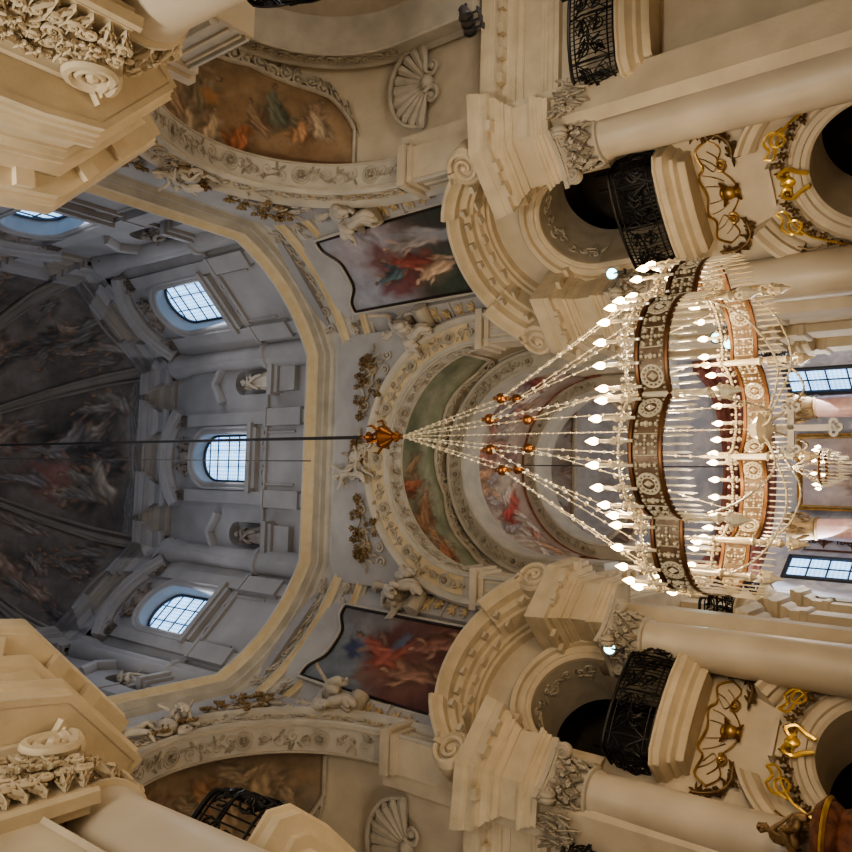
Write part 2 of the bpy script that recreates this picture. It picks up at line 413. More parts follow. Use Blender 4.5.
def hair_mesh(mb, c, r, n=26, seed=1, beard=False):
    rg = random.Random(seed)
    for i in range(n):
        g = rg.uniform(0, 2 * PI); e = rg.uniform(-.2, 1.4)
        d = V((cos(g) * cos(e), sin(g) * cos(e), sin(e)))
        if d.y > .35 and d.z < .55: continue
        mb.ball(V(c) + d * r * .95, r * .33, 6, 4)
    if beard:
        for i in range(7): mb.ball(V(c) + V((rg.uniform(-.5, .5) * r, r * .75, -r * rg.uniform(.7, 1.4))), r * .3, 6, 4)

def wing_mesh(mb, base, out, up, L):
    base, out, up = V(base), V(out).normalized(), V(up).normalized(); nrm = out.cross(up).normalized()
    for row, (ln, n) in enumerate(((1., 9), (.68, 8), (.42, 7))):
        for i in range(n):
            t = i / (n - 1); p = base + out * L * .55 * t + up * L * (.34 * sin(t * 2.4)) + nrm * .02 * row * L
            d = (out * (.25 + .75 * t) - up * (1 - .65 * t)).normalized(); w = d.cross(nrm)
            q = L * .58 * ln * (.75 + .35 * t)
            mb.add([p - w * L * .03, p + w * L * .03, p + d * q * .6 + w * L * .05 + nrm * .03 * L, p + d * q, p + d * q * .6 - w * L * .05, p + d * q * .55 + nrm * .05 * L],
                   [(0, 1, 5), (1, 2, 5), (2, 3, 5), (3, 4, 5), (4, 0, 5)])
    mb.tube([base, base + out * L * .3 + up * L * .27, base + out * L * .55 + up * L * .23], [L * .05, L * .045, L * .03], 6)

SEAT = dict(elL=(-.42, .12, 1.25), wrL=(-.6, .3, 1.45), elR=(.36, .12, 1.2), wrR=(.5, .3, 1.0), hiL=(-.12, .04, .9), knL=(-.2, .46, .86), anL=(-.22, .52, .46), toL=(-.24, .68, .38), hiR=(.12, .04, .9), knR=(.24, .42, .95), anR=(.34, .62, .62), toR=(.38, .76, .52),
            nec=(0, .05, 1.48), chin=(.03, .1, 1.54), hed=(.05, .09, 1.63), top=(.06, .07, 1.72), nose=(.07, .19, 1.61))
FLY = dict(elL=(-.4, .1, 1.52), wrL=(-.55, .2, 1.75), elR=(.4, .15, 1.35), wrR=(.62, .25, 1.5), knL=(-.2, .25, .62), anL=(-.2, -.05, .35), toL=(-.2, -.1, .2), knR=(.26, .05, .52), anR=(.36, -.25, .3), toR=(.4, -.38, .2))
_cache = {}
def angel(label, group, m, k=1., seed=0, pose='seat', wings=True, child=False, robe=True, name='angel_figure', cat='angel statue'):
    t = empty(name, label=label, cat=cat, group=group)
    key = (pose, k, child)
    P = dict(SEAT if pose == 'seat' else FLY)
    if key not in _cache:
        mb = MB(); mb.add(*body(P, k, 1.3 if child else 1.05, 1.2 if child else 1.)); hc = V(P.get('hed', (0, .03, 1.64))) * k; head_mesh(mb, hc + V((0, .015 * k, .01 * k)), (.15 if child else .118) * k, V(P.get('nose', (0, .135, 1.625))) - V(P.get('hed', (0, .03, 1.64)))); _cache[key] = mb
    o = _cache[key].build('body', m, t, 80)
    hd = V(P.get('hed', (0, .03, 1.64))) * k
    mb = MB(); hair_mesh(mb, hd + V((0, 0, .02 * k)), .13 * k * (1.3 if child else 1), seed=seed); mb.build('hair', m, t, 80)
    if robe:
        mb = MB()
        for sd in 'LR':
            if pose == 'seat':
                h, kn = V(P['hi' + sd]), V(P['kn' + sd])
                folds(mb, [(h + V((0, -.1, .05))) * k, h.lerp(kn, .5) * k + V((0, 0, .03 * k)), (kn + V((0, .02, -.02))) * k, (kn + V((.02, .03, -.2))) * k], .15 * k, 7, seed + ord(sd))
            else: folds(mb, [V((-.2, .05, .95)) * k, V((.0, .16, .9)) * k, V((.22, .1, .95)) * k], .12 * k, 5, seed)
        folds(mb, [V(q) * k for q in ((-.2, -.1, 1.02), (.0, -.16, .9), (.2, -.1, 1.0), (.3, .1, 1.0))], .16 * k, 7, seed + 3)
        folds(mb, [V(q) * k for q in ((-.24, .1, 1.36), (-.02, .2, 1.2), (.22, .16, 1.0), (.4, -.05, .95), (.6, -.2, 1.1))], .08 * k, 5, seed + 5)
        folds(mb, [V(q) * k for q in ((.05, .3, .9), (.1, .42, .7), (.0, .4, .45), (.1, .36, .25))], .13 * k, 6, seed + 7)
        mb.build('drapery', m, t, 70)
    if wings:
        for s in (-1, 1):
            mb = MB(); wing_mesh(mb, V((s * .08, -.14, 1.36)) * k, (s, -.5, .35), (0, -.1, 1), .75 * k); mb.build('wing', m, t, 30)
    return t
def saint(label, group, m, seed=0, k=1.):
    t = empty('saint_statue', label=label, cat='statue', group=group)
    key = ('saint', k)
    if key not in _cache:
        mb = MB(); mb.add(*body({}, k)); head_mesh(mb, V((0, .045, 1.65)) * k, .118 * k); _cache[key] = mb
    _cache[key].build('body', m, t, 80)
    mb = MB(); robe_mesh(mb, k, seed); mb.build('robe', m, t, 70)
    mb = MB(); hair_mesh(mb, V((0, .03, 1.66)) * k, .12 * k, seed=seed, beard=True); mb.build('hair', m, t, 80)
    mb = MB(); mb.lathe([(.001, -.14), (.36, -.14), (.38, -.1), (.34, -.04), (.33, .0), (.001, .0)], 16, (0, 0, 0)); mb.build('plinth', m, t)
    return t
# ------------------------------------------------------------------ piers: local x = t along the chamfer, y = d towards the crossing, z up
Q0 = 7.5
def td(b, a): return ((a - b) / math.sqrt(2), Q0 - (a + b) / math.sqrt(2))      # arm coordinates -> chamfer coordinates
PIERS = dict(NE=45, NW=135, SW=225, SE=315)
def pier_loc(k):
    g = R(PIERS[k]); return (Q0 * cos(g), Q0 * sin(g), 0), g + PI / 2
SIDE = {'NE': 'northeast', 'NW': 'northwest', 'SW': 'southwest', 'SE': 'southeast'}
FAR = ('NE', 'NW')

CORN = [(0, 0), (.06, .03), (.06, .14), (.12, .17), (.12, .26), (.18, .30), (.18, .34), (0, .36)]
def entab(mb, path, soffit=True, ext=1.):
    """architrave, frieze and cornice carried round a plan path"""
    p = [(-.05, 0), (.02, 0), (.02, .1), (.05, .12), (.05, .21), (.08, .23), (.08, .27), (.12, .3), (.12, .36), (.02, .38), (.02, .80), (.05, .81), (.05, .84), (.1, .9), (.1, .94), (.14, .95), (.14, 1.02), (.18, 1.04), (.24, 1.1), (.24, 1.2), (.44, 1.22), (.42, 1.25), (.44, 1.38), (.47, 1.39), (.47, 1.43), (.5, 1.45), (.51, 1.52), (.55, 1.58), (.55, 1.68), (-.05, 1.70)]
    p = [(h if h < .25 else .25 + (h - .25) * ext, z) for h, z in p]
    mb.mould(path, p, PLAN(9.2))
    for i in range(len(path) - 1):
        A, B = V(path[i]), V(path[i + 1]); L = (B - A).length
        if L < .6: continue
        dr = (B - A) / L; nr = V((-dr.y, dr.x)); k = max(1, int(L / .5))
        for j in range(k):
            c = A + dr * L * (j + .5) / k + nr * .26; mb.box((c.x, c.y, 10.36), (.2, .34, .11), math.atan2(dr.y, dr.x))
    if not soffit: return
    q = td(3.9, 7.2), td(3.9, 10.8)
    if path[0][0] > 0: mb.panel(path + [q[1], q[0], (2.2, -.3)], [], 9.207, 9.235, lambda u, v, w: (u, v, w))
    else: mb.panel(mir(mir(path) + [q[1], q[0], (2.2, -.3)]), [], 9.207, 9.235, lambda u, v, w: (u, v, w))
def right_path(): return [(1.3, -.05), (1.3, .98), (2.42, .98), td(2.83, 7.0), td(3.28, 7.0), td(3.28, 10.8)]
def mir(path): return [(-x, y) for x, y in reversed(path)]

def make_pier(k):
    loc, rz = pier_loc(k)
    far = k in FAR
    mb = MB()
    outer = [(-2.6, 0), (2.6, 0), (2.6, 12.9), (-2.6, 12.9)]
    niche = archloop(1.08, 7.45, 9.6, 24)
    win = archloop(1.18, 1.4, 3.75, 26)
    mb.panel(outer, [niche, win] if far else [], -1.5, 0, W)
    for p in ([(2.3, -.1), (2.3, .7), td(2.98, 6.62), td(2.98, 7.25), td(3.42, 7.25), td(3.42, 11)] if far else [(1.2, -.1), (1.2, .1), (1.7, .1), td(3.5, 7.1), td(3.5, 11)],):
        pw = [(1.9, -.1), (1.9, .3), td(3.32, 6.8), td(3.32, 7.25), td(3.8, 7.25), td(3.8, 11)]
        for q in (p, mir(pw if k == 'NW' else p)): mb.mould(q, [(0, 0), (0, 13.1)], PLAN(0))
    w = mb.build('wall_%s_pier' % SIDE[k], M['stone'], kind='structure'); w.location = loc; w.rotation_euler = (0, 0, rz)
    # mouldings of the pier
    mb = MB()
    P = right_path()
    if not far: P = P[:3] + [td(2.83, 6.95), td(2.83, 7.5), td(3.0, 7.5), td(3.0, 8.6), td(3.2, 8.6), td(3.2, 10.8)]
    if far: P = [(1.42, -.05), (1.42, .98)] + P[2:]
    for q in ((P, mir(P)) if far else ((mir(P),) if k == 'SE' else (P,))): entab(mb, q, True, .45 if far else 1.)
    # plain impost band running behind between the ressauts is left out above the niche, as the arch cuts it
    tr = mb.build('entablature', M['stone2'], w)
    if far:
        mb = MB()
        arcp = [(-1.08, 8.6)] + arc(1.08, 9.6, 180, 0, 32) + [(1.08, 8.6)]
        mb.mould(arcp, [(0, -.55), (0, .06), (.05, .1), (.1, .1), (.12, .14), (.22, .16), (.24, .1), (.3, .1), (.32, .2), (.42, .24), (.46, .2), (.5, 0)], W)
        mb.build('arch_moulding', M['stone2'], w)
        mb = MB()                                     # ornamented soffit of the niche arch
        def sof(u, v, h): g = PI * (1 - u / 3.3); r = 1.07 - h; return (r * cos(g), -v, 9.6 + r * sin(g))
        mb.grid(lambda a, b: sof(a * 3.3, b * 1.5 + .02, 0), 30, 4)
        mb.warp = sof
        for i in range(11):
            u = .2 + i * .29; mb.spiral((u, .3 + .1 * (i % 2), 0), .12, i, 1.3, 1 if i % 2 else -1, .025, .02)
            mb.leaf((u, .5, 0), 1 + i * 2, .24, .12, .03); mb.leaf((u + .1, .42, 0), 3.4 + i, .2, .1, .03)
        mb.warp = None; mb.build('soffit_relief', M['relief'], w)
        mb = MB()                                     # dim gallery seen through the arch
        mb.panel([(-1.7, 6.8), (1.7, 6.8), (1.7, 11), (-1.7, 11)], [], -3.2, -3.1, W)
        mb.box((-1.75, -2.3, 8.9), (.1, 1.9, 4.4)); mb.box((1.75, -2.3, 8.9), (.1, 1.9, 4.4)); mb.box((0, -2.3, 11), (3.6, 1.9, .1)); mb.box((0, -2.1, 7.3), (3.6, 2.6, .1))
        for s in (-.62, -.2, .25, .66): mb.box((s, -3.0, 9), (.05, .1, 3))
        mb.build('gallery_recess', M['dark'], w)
        mb = MB()
        mb.mould([(-1.18, 1.4)] + arc(1.18, 3.75, 180, 0, 36) + [(1.18, 1.4)], [(0, -.5), (0, .05), (.06, .1), (.14, .1), (.16, .16), (.26, .18), (.3, .1), (.36, .1), (.38, .16), (.44, .12), (.44, 0)], W)
        for s in (1, -1):
            a = arc(1.76, 4.15, 66, 38, 10); b = arc(1.76, 4.15, 142, 114, 10)
            mb.mould((b if s < 0 else a)[::-1] if False else (a[::-1] if s > 0 else b[::-1]), [(0, 0), (0, -.1), (-.02, -.14), (-.1, -.2), (-.1, -.3), (-.22, -.34), (-.28, -.44), (-.34, -.46), (-.36, 0)], lambda u, v, w: (u, -w, v))
        mb.box((0, .05, 5.32), (.62, .2, .5)); mb.box((0, .1, 5.6), (.78, .3, .08))
        mb.build('window_arch_moulding', M['stone'], w)
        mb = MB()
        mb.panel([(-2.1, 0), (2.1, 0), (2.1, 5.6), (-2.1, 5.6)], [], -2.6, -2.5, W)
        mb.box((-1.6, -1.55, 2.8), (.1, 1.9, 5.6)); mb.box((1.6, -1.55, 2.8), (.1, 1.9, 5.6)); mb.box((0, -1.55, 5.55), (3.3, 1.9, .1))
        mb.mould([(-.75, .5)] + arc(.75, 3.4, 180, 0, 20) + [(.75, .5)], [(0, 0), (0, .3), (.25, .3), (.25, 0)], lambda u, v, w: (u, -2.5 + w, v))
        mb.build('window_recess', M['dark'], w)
        mb = MB()                                     # arched cornice with scroll ends over the niche
        prof = lambda e: [(0, 0), (0, .2), (.06, .24), (.06, .34), (.12, .38), (.16, .5 + e), (.24, .52 + e), (.26, .66 + e), (.42, .7 + e), (.44, .9 + e), (.5, .92 + e), (.55, .98 + e), (.62, 1.08 + e), (.7, 1.08 + e), (.72, 0)]
        zt = lambda t: 11.86 - .20 * t * t - .03 * t ** 4
        mid = [(t, zt(t)) for t in np.linspace(-.98, .98, 15)]
        mb.mould(mid, prof(0), W)
        for s in (1, -1):
            sd = [(t, zt(t) if t < 1.7 else max(zt(t), 10.9)) for t in np.linspace(.94, 2.25, 9)]
            if s < 0: sd = mir(sd)
            mb.mould(sd, prof(.26), W)
            c = (s * 2.28, 0, 11.18)
            mb.lathe([(.001, 0), (.42, 0), (.42, 1.2), (.36, 1.28), (.30, 1.22), (.001, 1.22)], 22, c, 'y')
            mb.x = Mx.Translation(V((s * 2.28, 1.24, 11.18))) @ Mx.Rotation(PI / 2, 4, 'X')
            mb.spiral((0, 0, 0), .36, PI / 2, 1.9, -s, .07, -.02, 40, 6); mb.x = None
        mb.build('arched_cornice', M['stone2'], w)
        mb = MB()                                     # modillion blocks and frieze relief under the lip
        for t in (-.75, -.25, .25, .75, 1.2, 1.7, -1.2, -1.7):
            z = zt(t); e = 0 if abs(t) < .95 else .26
            mb.box((t, .74 + e, z + .33), (.16, .14, .1)); mb.box((t, .4 + e, z + .12), (.2, .24, .07))
        for s in (1, -1):
            for t in (1.55, 2.1): mb.box((s * t, 1.23, 10.38), (.16, .2, .1))
        mb.build('modillions', M['stone'], w)
        mb = MB(); mb.grid(lambda u, v: ((u - .5) * (4.7 - .3 * v), .08 + .35 * v ** 1.4, 12.5 + 5.2 * v), 9, 9)
        mb.build('pendentive', M['grey'], w)
        bow = lambda t, k: .02 + k - .40 * (1 - (t / 2.0) ** 2)
        mb = MB()
        tp = [(t, bow(t, .42)) for t in np.linspace(-2.0, 2.0, 15)]
        mb.mould(tp, [(-.5, 0), (.04, 0), (.06, .07), (.14, .1), (.14, .2), (.22, .26), (.1, .3), (.1, .95), (-.5, .98)], PLAN(16.78)); mb.build('concave_cornice', M['white'], w)
        mb = MB(); mb.mould(tp, [(.142, .105), (.145, .2), (.222, .262)], PLAN(16.78)); mb.build('yellow_band', M['band'], w)
        mb = MB(); rg = random.Random(8)
        mb.warp = lambda u, v, ww: (u, bow(u, .42) + .11 + ww, 17.38 + v)
        mb.ball((0, 0, .04), .24, 12, 8, (1.3, 1, .5)); 
        for i in range(9):
            u = -1.7 + i * .425; mb.spiral((u, .02, .02), .15, rg.random() * 6, 1.4, rg.choice((-1, 1)), .04, .04, 14, 4)
            for q in range(5): mb.leaf((u + rg.uniform(-.1, .1), rg.uniform(-.1, .1), .02), rg.random() * 6.3, .26, .12, .06)
        mb.warp = None; mb.build('cartouche_frieze', M['relief'], w)
        mb = MB(); rg = random.Random(12)                    # foliage capitals of the pilasters beside the columns
        for sg in (-1, 1):
            mb.warp = lambda u, v, ww, sg=sg: (lambda q: (sg * q[0], q[1], v))(td(2.96 - ww, 6.95 + u))
            for i in range(26): mb.leaf((rg.uniform(-.28, .3), rg.uniform(8.3, 9.0), .03), rg.uniform(.8, 2.3), .26, .13, .06, .6)
            for i in range(8): mb.spiral((rg.uniform(-.28, .3), rg.uniform(8.6, 9.05), .06), .09, rg.random() * 6, 1.4, 1, .025, .03, 14, 4)
        mb.warp = None; mb.build('pilaster_capital', M['relief'], w)
    return w

def capital(parent, m, near=False):
    mb = MB()
    mb.lathe([(.42, 0), (.50, .03), (.50, .08), (.43, .1), (.43, .3), (.46, .6), (.54, .78), (.001, .8)], 24, (0, 0, 8.3))
    ab = []
    for i in range(4):
        for t in (-1, -.5, 0, .5, 1):
            a = PI / 2 * i; r = .62; x, y = r - .1 * (1 - t * t), t * r
            ab.append((x * cos(a) - y * sin(a), x * sin(a) + y * cos(a)))
    mb.panel(ab, [], 9.1, 9.2, lambda u, v, w: (u, v, w)); mb.panel([(x * .93, y * .93) for x, y in ab], [], 9.05, 9.12, lambda u, v, w: (u, v, w))
    c = mb.build('capital', m, parent)
    mb = MB()                                        # acanthus leaves wrapped round the bell
    for row, (z, n, ln, wd) in enumerate(((8.36, 12, .30, .15), (8.52, 12, .30, .15), (8.7, 12, .26, .13))):
        for i in range(n):
            g = 2 * PI * (i + .5 * row) / n
            mb.warp = lambda u, v, w, g=g, z=z: ((.44 + w) * cos(g + u / .45), (.44 + w) * sin(g + u / .45), z + v)
            mb.leaf((0, 0, .0), PI / 2, ln, wd, .06, .5)
            for s in (-1, 1): mb.leaf((s * .03, .06, .02), PI / 2 + s * .7, ln * .6, wd * .6, .05, .5)
            mb.spiral((.1, ln * .9, .1), .055, 0, 1.2, 1, .02, .02, 10, 4)
    mb.warp = None
    for i in range(10): 
        g = 2 * PI * i / 10; mb.ball((.52 * cos(g), .52 * sin(g), 8.98), .06, 6, 4)
    mb.build('acanthus', m, c)
    for i in range(4):
        a = PI / 4 + PI / 2 * i
        mb = MB()
        mb.x = Mx.Translation(V((.66 * cos(a), .66 * sin(a), 8.98))) @ Mx.Rotation(a, 4, 'Z') @ Mx.Rotation(PI / 2, 4, 'X')
        mb.lathe([(.001, -.09), (.14, -.09), (.16, -.04), (.13, 0), (.16, .04), (.14, .09), (.001, .09)], 14)
        mb.spiral((0, 0, .1), .14, 1, 1.7, 1, .03, .0, 24, 5); mb.spiral((0, 0, -.1), .14, 1, 1.7, 1, .03, .0, 24, 5)
        mb.tube([(-.12, .02, 0), (-.26, -.12, 0), (-.28, -.3, 0)], [.05, .045, .02], 6)
        mb.build('volute', m, c)
    return c
def make_column(label, loc):
    t = empty('column', loc, label=label, cat='column', group='columns of the crossing piers')
    mb = MB()
    mb.lathe([(.001, 0), (.62, 0), (.62, .25), (.56, .3), (.58, .38), (.5, .48), (.53, .55), (.49, .62), (.001, .62)], 28); mb.build('base', M['stone'], t)
    mb = MB(); mb.lathe([(.49, .62), (.49, 3), (.475, 5), (.45, 7), (.42, 8.2), (.45, 8.24), (.45, 8.3)], 40); mb.build('shaft', M['shaft'], t, 60)
    capital(t, M['relief'])
    return t
def from_pier(k, t, d, z=0):
    loc, rz = pier_loc(k); return (loc[0] + t * cos(rz) - d * sin(rz), loc[1] + t * sin(rz) + d * cos(rz), z)

def scroll_panel(mb, w, h, seed):
    rg = random.Random(seed); th = .016
    for i in range(2):
        for j in range(2):
            cx, cy = w * (.27 + .46 * i), h * (.27 + .46 * j)
            mb.spiral((cx, cy, 0), min(w, h) * .23, rg.random() * 6, 1.7, rg.choice((-1, 1)), th, 0, 18, 4)
            mb.spiral((cx + rg.uniform(-.05, .05), cy, 0), min(w, h) * .12, rg.random() * 6, 1.2, rg.choice((-1, 1)), th * .8, .02, 12, 4)
            for q in range(3): mb.leaf((cx, cy, 0), rg.random() * 6.3, h * .26, h * .12, .02)
    for q in range(4):
        x = rg.uniform(.1, .9) * w; y = rg.uniform(.05, .3) * h
        mb.curve([(x, y, 0), (x + .08, y + .2 * h, .03), (x - .06, y + .4 * h, .03), (x + .05, y + .62 * h, 0)], th * .8, 4, 4)
    mb.curve([(.02, .02, 0), (w * .3, h * .5, .02), (w * .7, h * .5, .02), (w - .02, .02, 0)], th, 4, 5)
    mb.curve([(.02, h - .02, 0), (w * .3, h * .55, .02), (w * .7, h * .55, .02), (w - .02, h - .02, 0)], th, 4, 5)

def make_balcony(label, group, hw=1.2, dep=.72, zb=6.95, hs=.55, hr=1.0, bow=.1, fancy=True):
    t = empty('balcony', label=label, cat='balcony', group=group)
    front = [(-hw, -.02), (-hw, dep * .8), (-hw * .86, dep), (-hw * .4, dep + bow), (0, dep + bow * 1.2), (hw * .4, dep + bow), (hw * .86, dep), (hw, dep * .8), (hw, -.02)]
    mb = MB()
    mb.mould(front, [(-.22, 0), (-.18, .06), (-.18, .14), (-.08, .2), (-.08, .27), (.0, .33), (.06, .36), (.06, hs - .07), (.1, hs - .04), (.1, hs), (-.1, hs)], PLAN(zb))
    ins = [(x * .84, max(-.02, y - .2)) for x, y in front]
    mb.panel(ins, [], zb + .02, zb + .04, lambda u, v, w: (u, v, w)); mb.panel(front, [], zb + hs - .03, zb + hs - .005, lambda u, v, w: (u, v, w))
    mb.build('floor_slab', M['stone2'], t)
    # railing
    pts = smooth([(-hw + .06, .0), (-hw + .06, dep * .75), (-hw * .84, dep * .95), (-hw * .4, dep + bow * .9), (0, dep + bow * 1.1), (hw * .4, dep + bow * .9), (hw * .84, dep * .95), (hw - .06, dep * .75), (hw - .06, .0)], 6)
    L = [0]
    for i in range(1, len(pts)): L.append(L[-1] + (pts[i] - pts[i - 1]).length)
    def at(s):
        s = min(max(s, 0), L[-1] - 1e-5); i = max(j for j in range(len(L) - 1) if L[j] <= s)
        return pts[i].lerp(pts[i + 1], (s - L[i]) / (L[i + 1] - L[i]))
    z0 = zb + hs
    def wp(u, v, w):
        p = at(u); q = at(u + .02) - at(u - .02); n = V((-q.y, q.x, 0)); n = n.normalized() if n.length > 1e-6 else V((0, 1, 0))
        belly = .1 * sin(min(max(v / hr, 0), 1) * PI)
        p = p + n * (w + belly); return (p.x, p.y, z0 + v)
    rail = MB()
    for zz, r in ((.05, .028), (hr - .03, .035), (hr - .16, .016), (.16, .016)):
        rail.tube([wp(L[-1] * i / 60, zz, 0) for i in range(61)], r, 6)
    ro = rail.build('railing', M['iron'], t)
    n = max(4, int(L[-1] / .72)); w = L[-1] / n
    for i in range(n):
        mb = MB(); mb.warp = lambda u, v, ww, i=i: wp(i * w + u, v + .16, ww)
        scroll_panel(mb, w, hr - .32, i % 3 + 5)
        mb.tube([(0, -.1, 0), (0, hr * .5, 0), (0, hr - .2, 0)], .02, 4)
        if fancy:
            for q in range(10): mb.tube([(w * (q + .5) / 10, -.08, -.03), (w * (q + .5) / 10 + .02, (hr - .32) * .5, -.03), (w * (q + .5) / 10, hr - .22, -.03)], .011, 3)
        mb.warp = None; mb.build('scroll_panel', M['iron'], ro)
    return t

WC = lambda u, v, w: (u * .96, w, 6.93 + (v - 6.94) * .80)
def make_cartouche(label):
    t = empty('gilt_cartouche', label=label, cat='wall ornament', group='gilt cartouches under the balconies')
    mb = MB(); mb.warp = WC
    top = [(-1.18, 6.55, .03), (-1.0, 6.86, .05), (-.62, 6.78, .06), (-.42, 6.94, .06), (0, 6.84, .07), (.42, 6.94, .06), (.62, 6.78, .06), (1.0, 6.86, .05), (1.18, 6.55, .03)]
    bot = [(-1.18, 6.55, .03), (-.95, 6.28, .05), (-.6, 6.42, .05), (-.28, 6.18, .06), (0, 6.05, .06), (.28, 6.18, .06), (.6, 6.42, .05), (.95, 6.28, .05), (1.18, 6.55, .03)]
    mb.curve(top, .028); mb.curve(bot, .018)
    mb.spiral((.62, 6.35, 0), .14, 2.5, 1.5, 1, .035, .05); mb.spiral((-.62, 6.35, 0), .14, .6, 1.5, -1, .035, .05)
    mb.build('scroll_frame', M['oldgold'], t)
    mb = MB(); mb.warp = WC
    mb.ball((0, 6.28, .1), .14, 10, 8, (1, 1.3, .8)); mb.ball((0, 6.45, .08), .1, 8, 6, (1.4, .8, .8)); mb.ball((0, 6.1, .08), .08, 8, 6)
    for s in (-1, 1): mb.leaf((0, 6.3, .05), PI / 2 + s * 1.0, .32, .14, .05); mb.leaf((0, 6.2, .05), -PI / 2 + s * .8, .26, .12, .05)
    mb.build('mask', M['oldgold'], t)
    mb = MB(); mb.warp = WC
    for x in (-.85, -.45, -.2, .2, .45, .85): mb.curve([(x, 6.84, .015), (x * .85, 6.6, .04), (x * .55, 6.36, .03)], .012, 4, 4)
    for s in (-1, 1): mb.curve([(s * .7, 6.75, .03), (s * .5, 6.55, .04), (s * .75, 6.4, .04), (s * .95, 6.6, .03)], .014, 4, 5)
    mb.build('shell_ribs', M['bronze'], t)
    for s in (-1, 1):
        mb = MB(); mb.warp = WC; rg = random.Random(3)
        spine = smooth([(s * .72, 6.05, .08), (s * 1.0, 6.02, .1), (s * 1.22, 6.18, .1), (s * 1.34, 6.45, .09), (s * 1.38, 6.8, .07)], 5)
        mb.tube(spine, .025, 5)
        for p in spine:
            for q in range(3):
                mb.leaf((p.x + rg.uniform(-.04, .04), p.y + rg.uniform(-.05, .05), p.z * .6), rg.uniform(0, 6.3), rg.uniform(.11, .19), .08, .04)
        mb.build('laurel_spray', M['bronze'], t)
    return t

def make_window_ornament(label):
    t = empty('window_ornament', label=label, cat='wall ornament', group='gilt ornaments over the arched openings')
    mb = MB(); mb.warp = W
    for s in (-1, 1):
        mb.curve([(s * .12, 4.92, .2), (s * .2, 5.1, .22), (s * .3, 5.26, .24), (s * .22, 5.42, .24), (s * .1, 5.36, .22), (s * .14, 5.26, .2)], .045, 6)
        mb.spiral((s * .22, 5.34, .2), .1, PI / 2, 1.2, s, .035, .0)
    mb.ball((0, 5.3, .18), .12, 12, 8, (.9, 1.2, .4)); mb.build('keystone_scrolls', M['gold'], t)
    for s in (-1, 1):
        mb = MB(); mb.warp = W
        q = lambda P: [(s * x, z, .24) for x, z in P]
        mb.curve(q([(.58, 5.62), (.72, 5.5), (.9, 5.56), (1.06, 5.4), (.94, 5.2), (.78, 5.26), (.8, 5.42), (.98, 5.4), (1.1, 5.2)]), .03)
        mb.curve(q([(.62, 5.4), (.85, 5.32), (1.12, 5.12), (1.28, 4.85), (1.45, 4.5), (1.62, 4.3)]), .028)
        mb.curve(q([(.58, 5.62), (.54, 5.48), (.64, 5.4)]), .026)
        mb.build('strapwork', M['gold'], t)
        mb = MB(); mb.warp = W; rg = random.Random(5)
        for i in range(9):
            a = R(82 - i * 6.5); r = 1.62 + .05 * (i % 2)
            mb.flower((s * r * cos(a), 3.75 + r * sin(a), .2), .1 - .003 * i, .05)
            mb.leaf((s * r * cos(a), 3.75 + r * sin(a), .18), a + rg.uniform(-1, 1), .15, .08, .03)
        mb.curve(q([(1.35, 5.35), (1.45, 5.1), (1.38, 4.9)]), .018); mb.spiral((s * 1.45, 5.3, .08), .09, 0, 1.3, s, .018, 0)
        mb.build('flower_garland', M['bronze'], t)
    return t

def make_flood(label, loc, aim, e=60):
    t = empty('floodlight', loc, label=label, cat='floodlight', group='cold white floodlights')
    a = V(aim) - V(loc); q = a.to_track_quat('-Z', 'Y').to_matrix().to_4x4()
    mb = MB(); mb.x = q
    mb.lathe([(.001, .2), (.07, .2), (.1, .12), (.13, 0), (.15, -.02), (.15, -.05), (.12, -.05), (.11, 0)], 16); mb.box((0, .0, .2), (.04, .2, .04)); mb.build('housing', M['lamp'], t)
    mb = MB(); mb.x = q; mb.lathe([(.001, -.035), (.08, -.03), (.118, -.02)], 16); mb.build('lens', M['flood'] if e else M['lamp'], t)
    mb = MB(); mb.tube([(0, 0, -.02), (0, 0, -.3)], .025, 6); mb.box((0, 0, -.3), (.12, .12, .03)); mb.build('bracket', M['lamp'], t)
    if not e: return t
    l = bpy.data.lights.new('flood_beam', 'SPOT'); l.energy = e; l.color = (.75, 1, .95); l.spot_size = R(95); l.spot_blend = .8; l.shadow_soft_size = .1
    lo = bpy.data.objects.new('flood_beam', l); col.objects.link(lo); lo.parent = t; lo.matrix_local = Mx.Translation(V(a.normalized() * .12)) @ q
    return t

for k in PIERS: make_pier(k)
# columns: two in front of each far pier, one seen on each near pier
c0 = make_column('cream column of the upper pier, its scrolled capital beside the side arm and top balcony', from_pier('NE', -1.88, .5))
c0.rotation_euler = (0, 0, pier_loc('NE')[1])
for k, t, lab in (('NE', 1.88, 'cream column whose floodlit capital is half hidden behind the top candles of the big chandelier'),
                  ('NW', -1.45, 'cream column below the chandelier with a cold floodlight glowing against its capital'),
                  ('NW', 2.06, 'cream column under the pulpit figures, its capital next to the lowest grille balcony'),
                  ('SE', -1.88, 'near ochre column with huge scrolled capital in the upper left corner'),
                  ('SW', 1.88, 'near ochre column with huge scrolled capital in the lower left corner')):
    cc = dup(c0, from_pier(k, t if k in FAR else t * .94, .5 if k in FAR else .15), pier_loc(k)[1], lab)
    if k not in FAR:
        for o in cc.children_recursive:
            if o.material_slots and o.material_slots[0].material == M['relief']: o.material_slots[0].link = 'OBJECT'; o.material_slots[0].material = M['stone2']
b0 = make_balcony('black iron grille balcony above the chandelier, on the upper pier between two columns', 'black grille balconies of the crossing')
loc, rz = pier_loc('NE'); b0.location = loc; b0.rotation_euler = (0, 0, rz)
loc2, rz2 = pier_loc('NW')
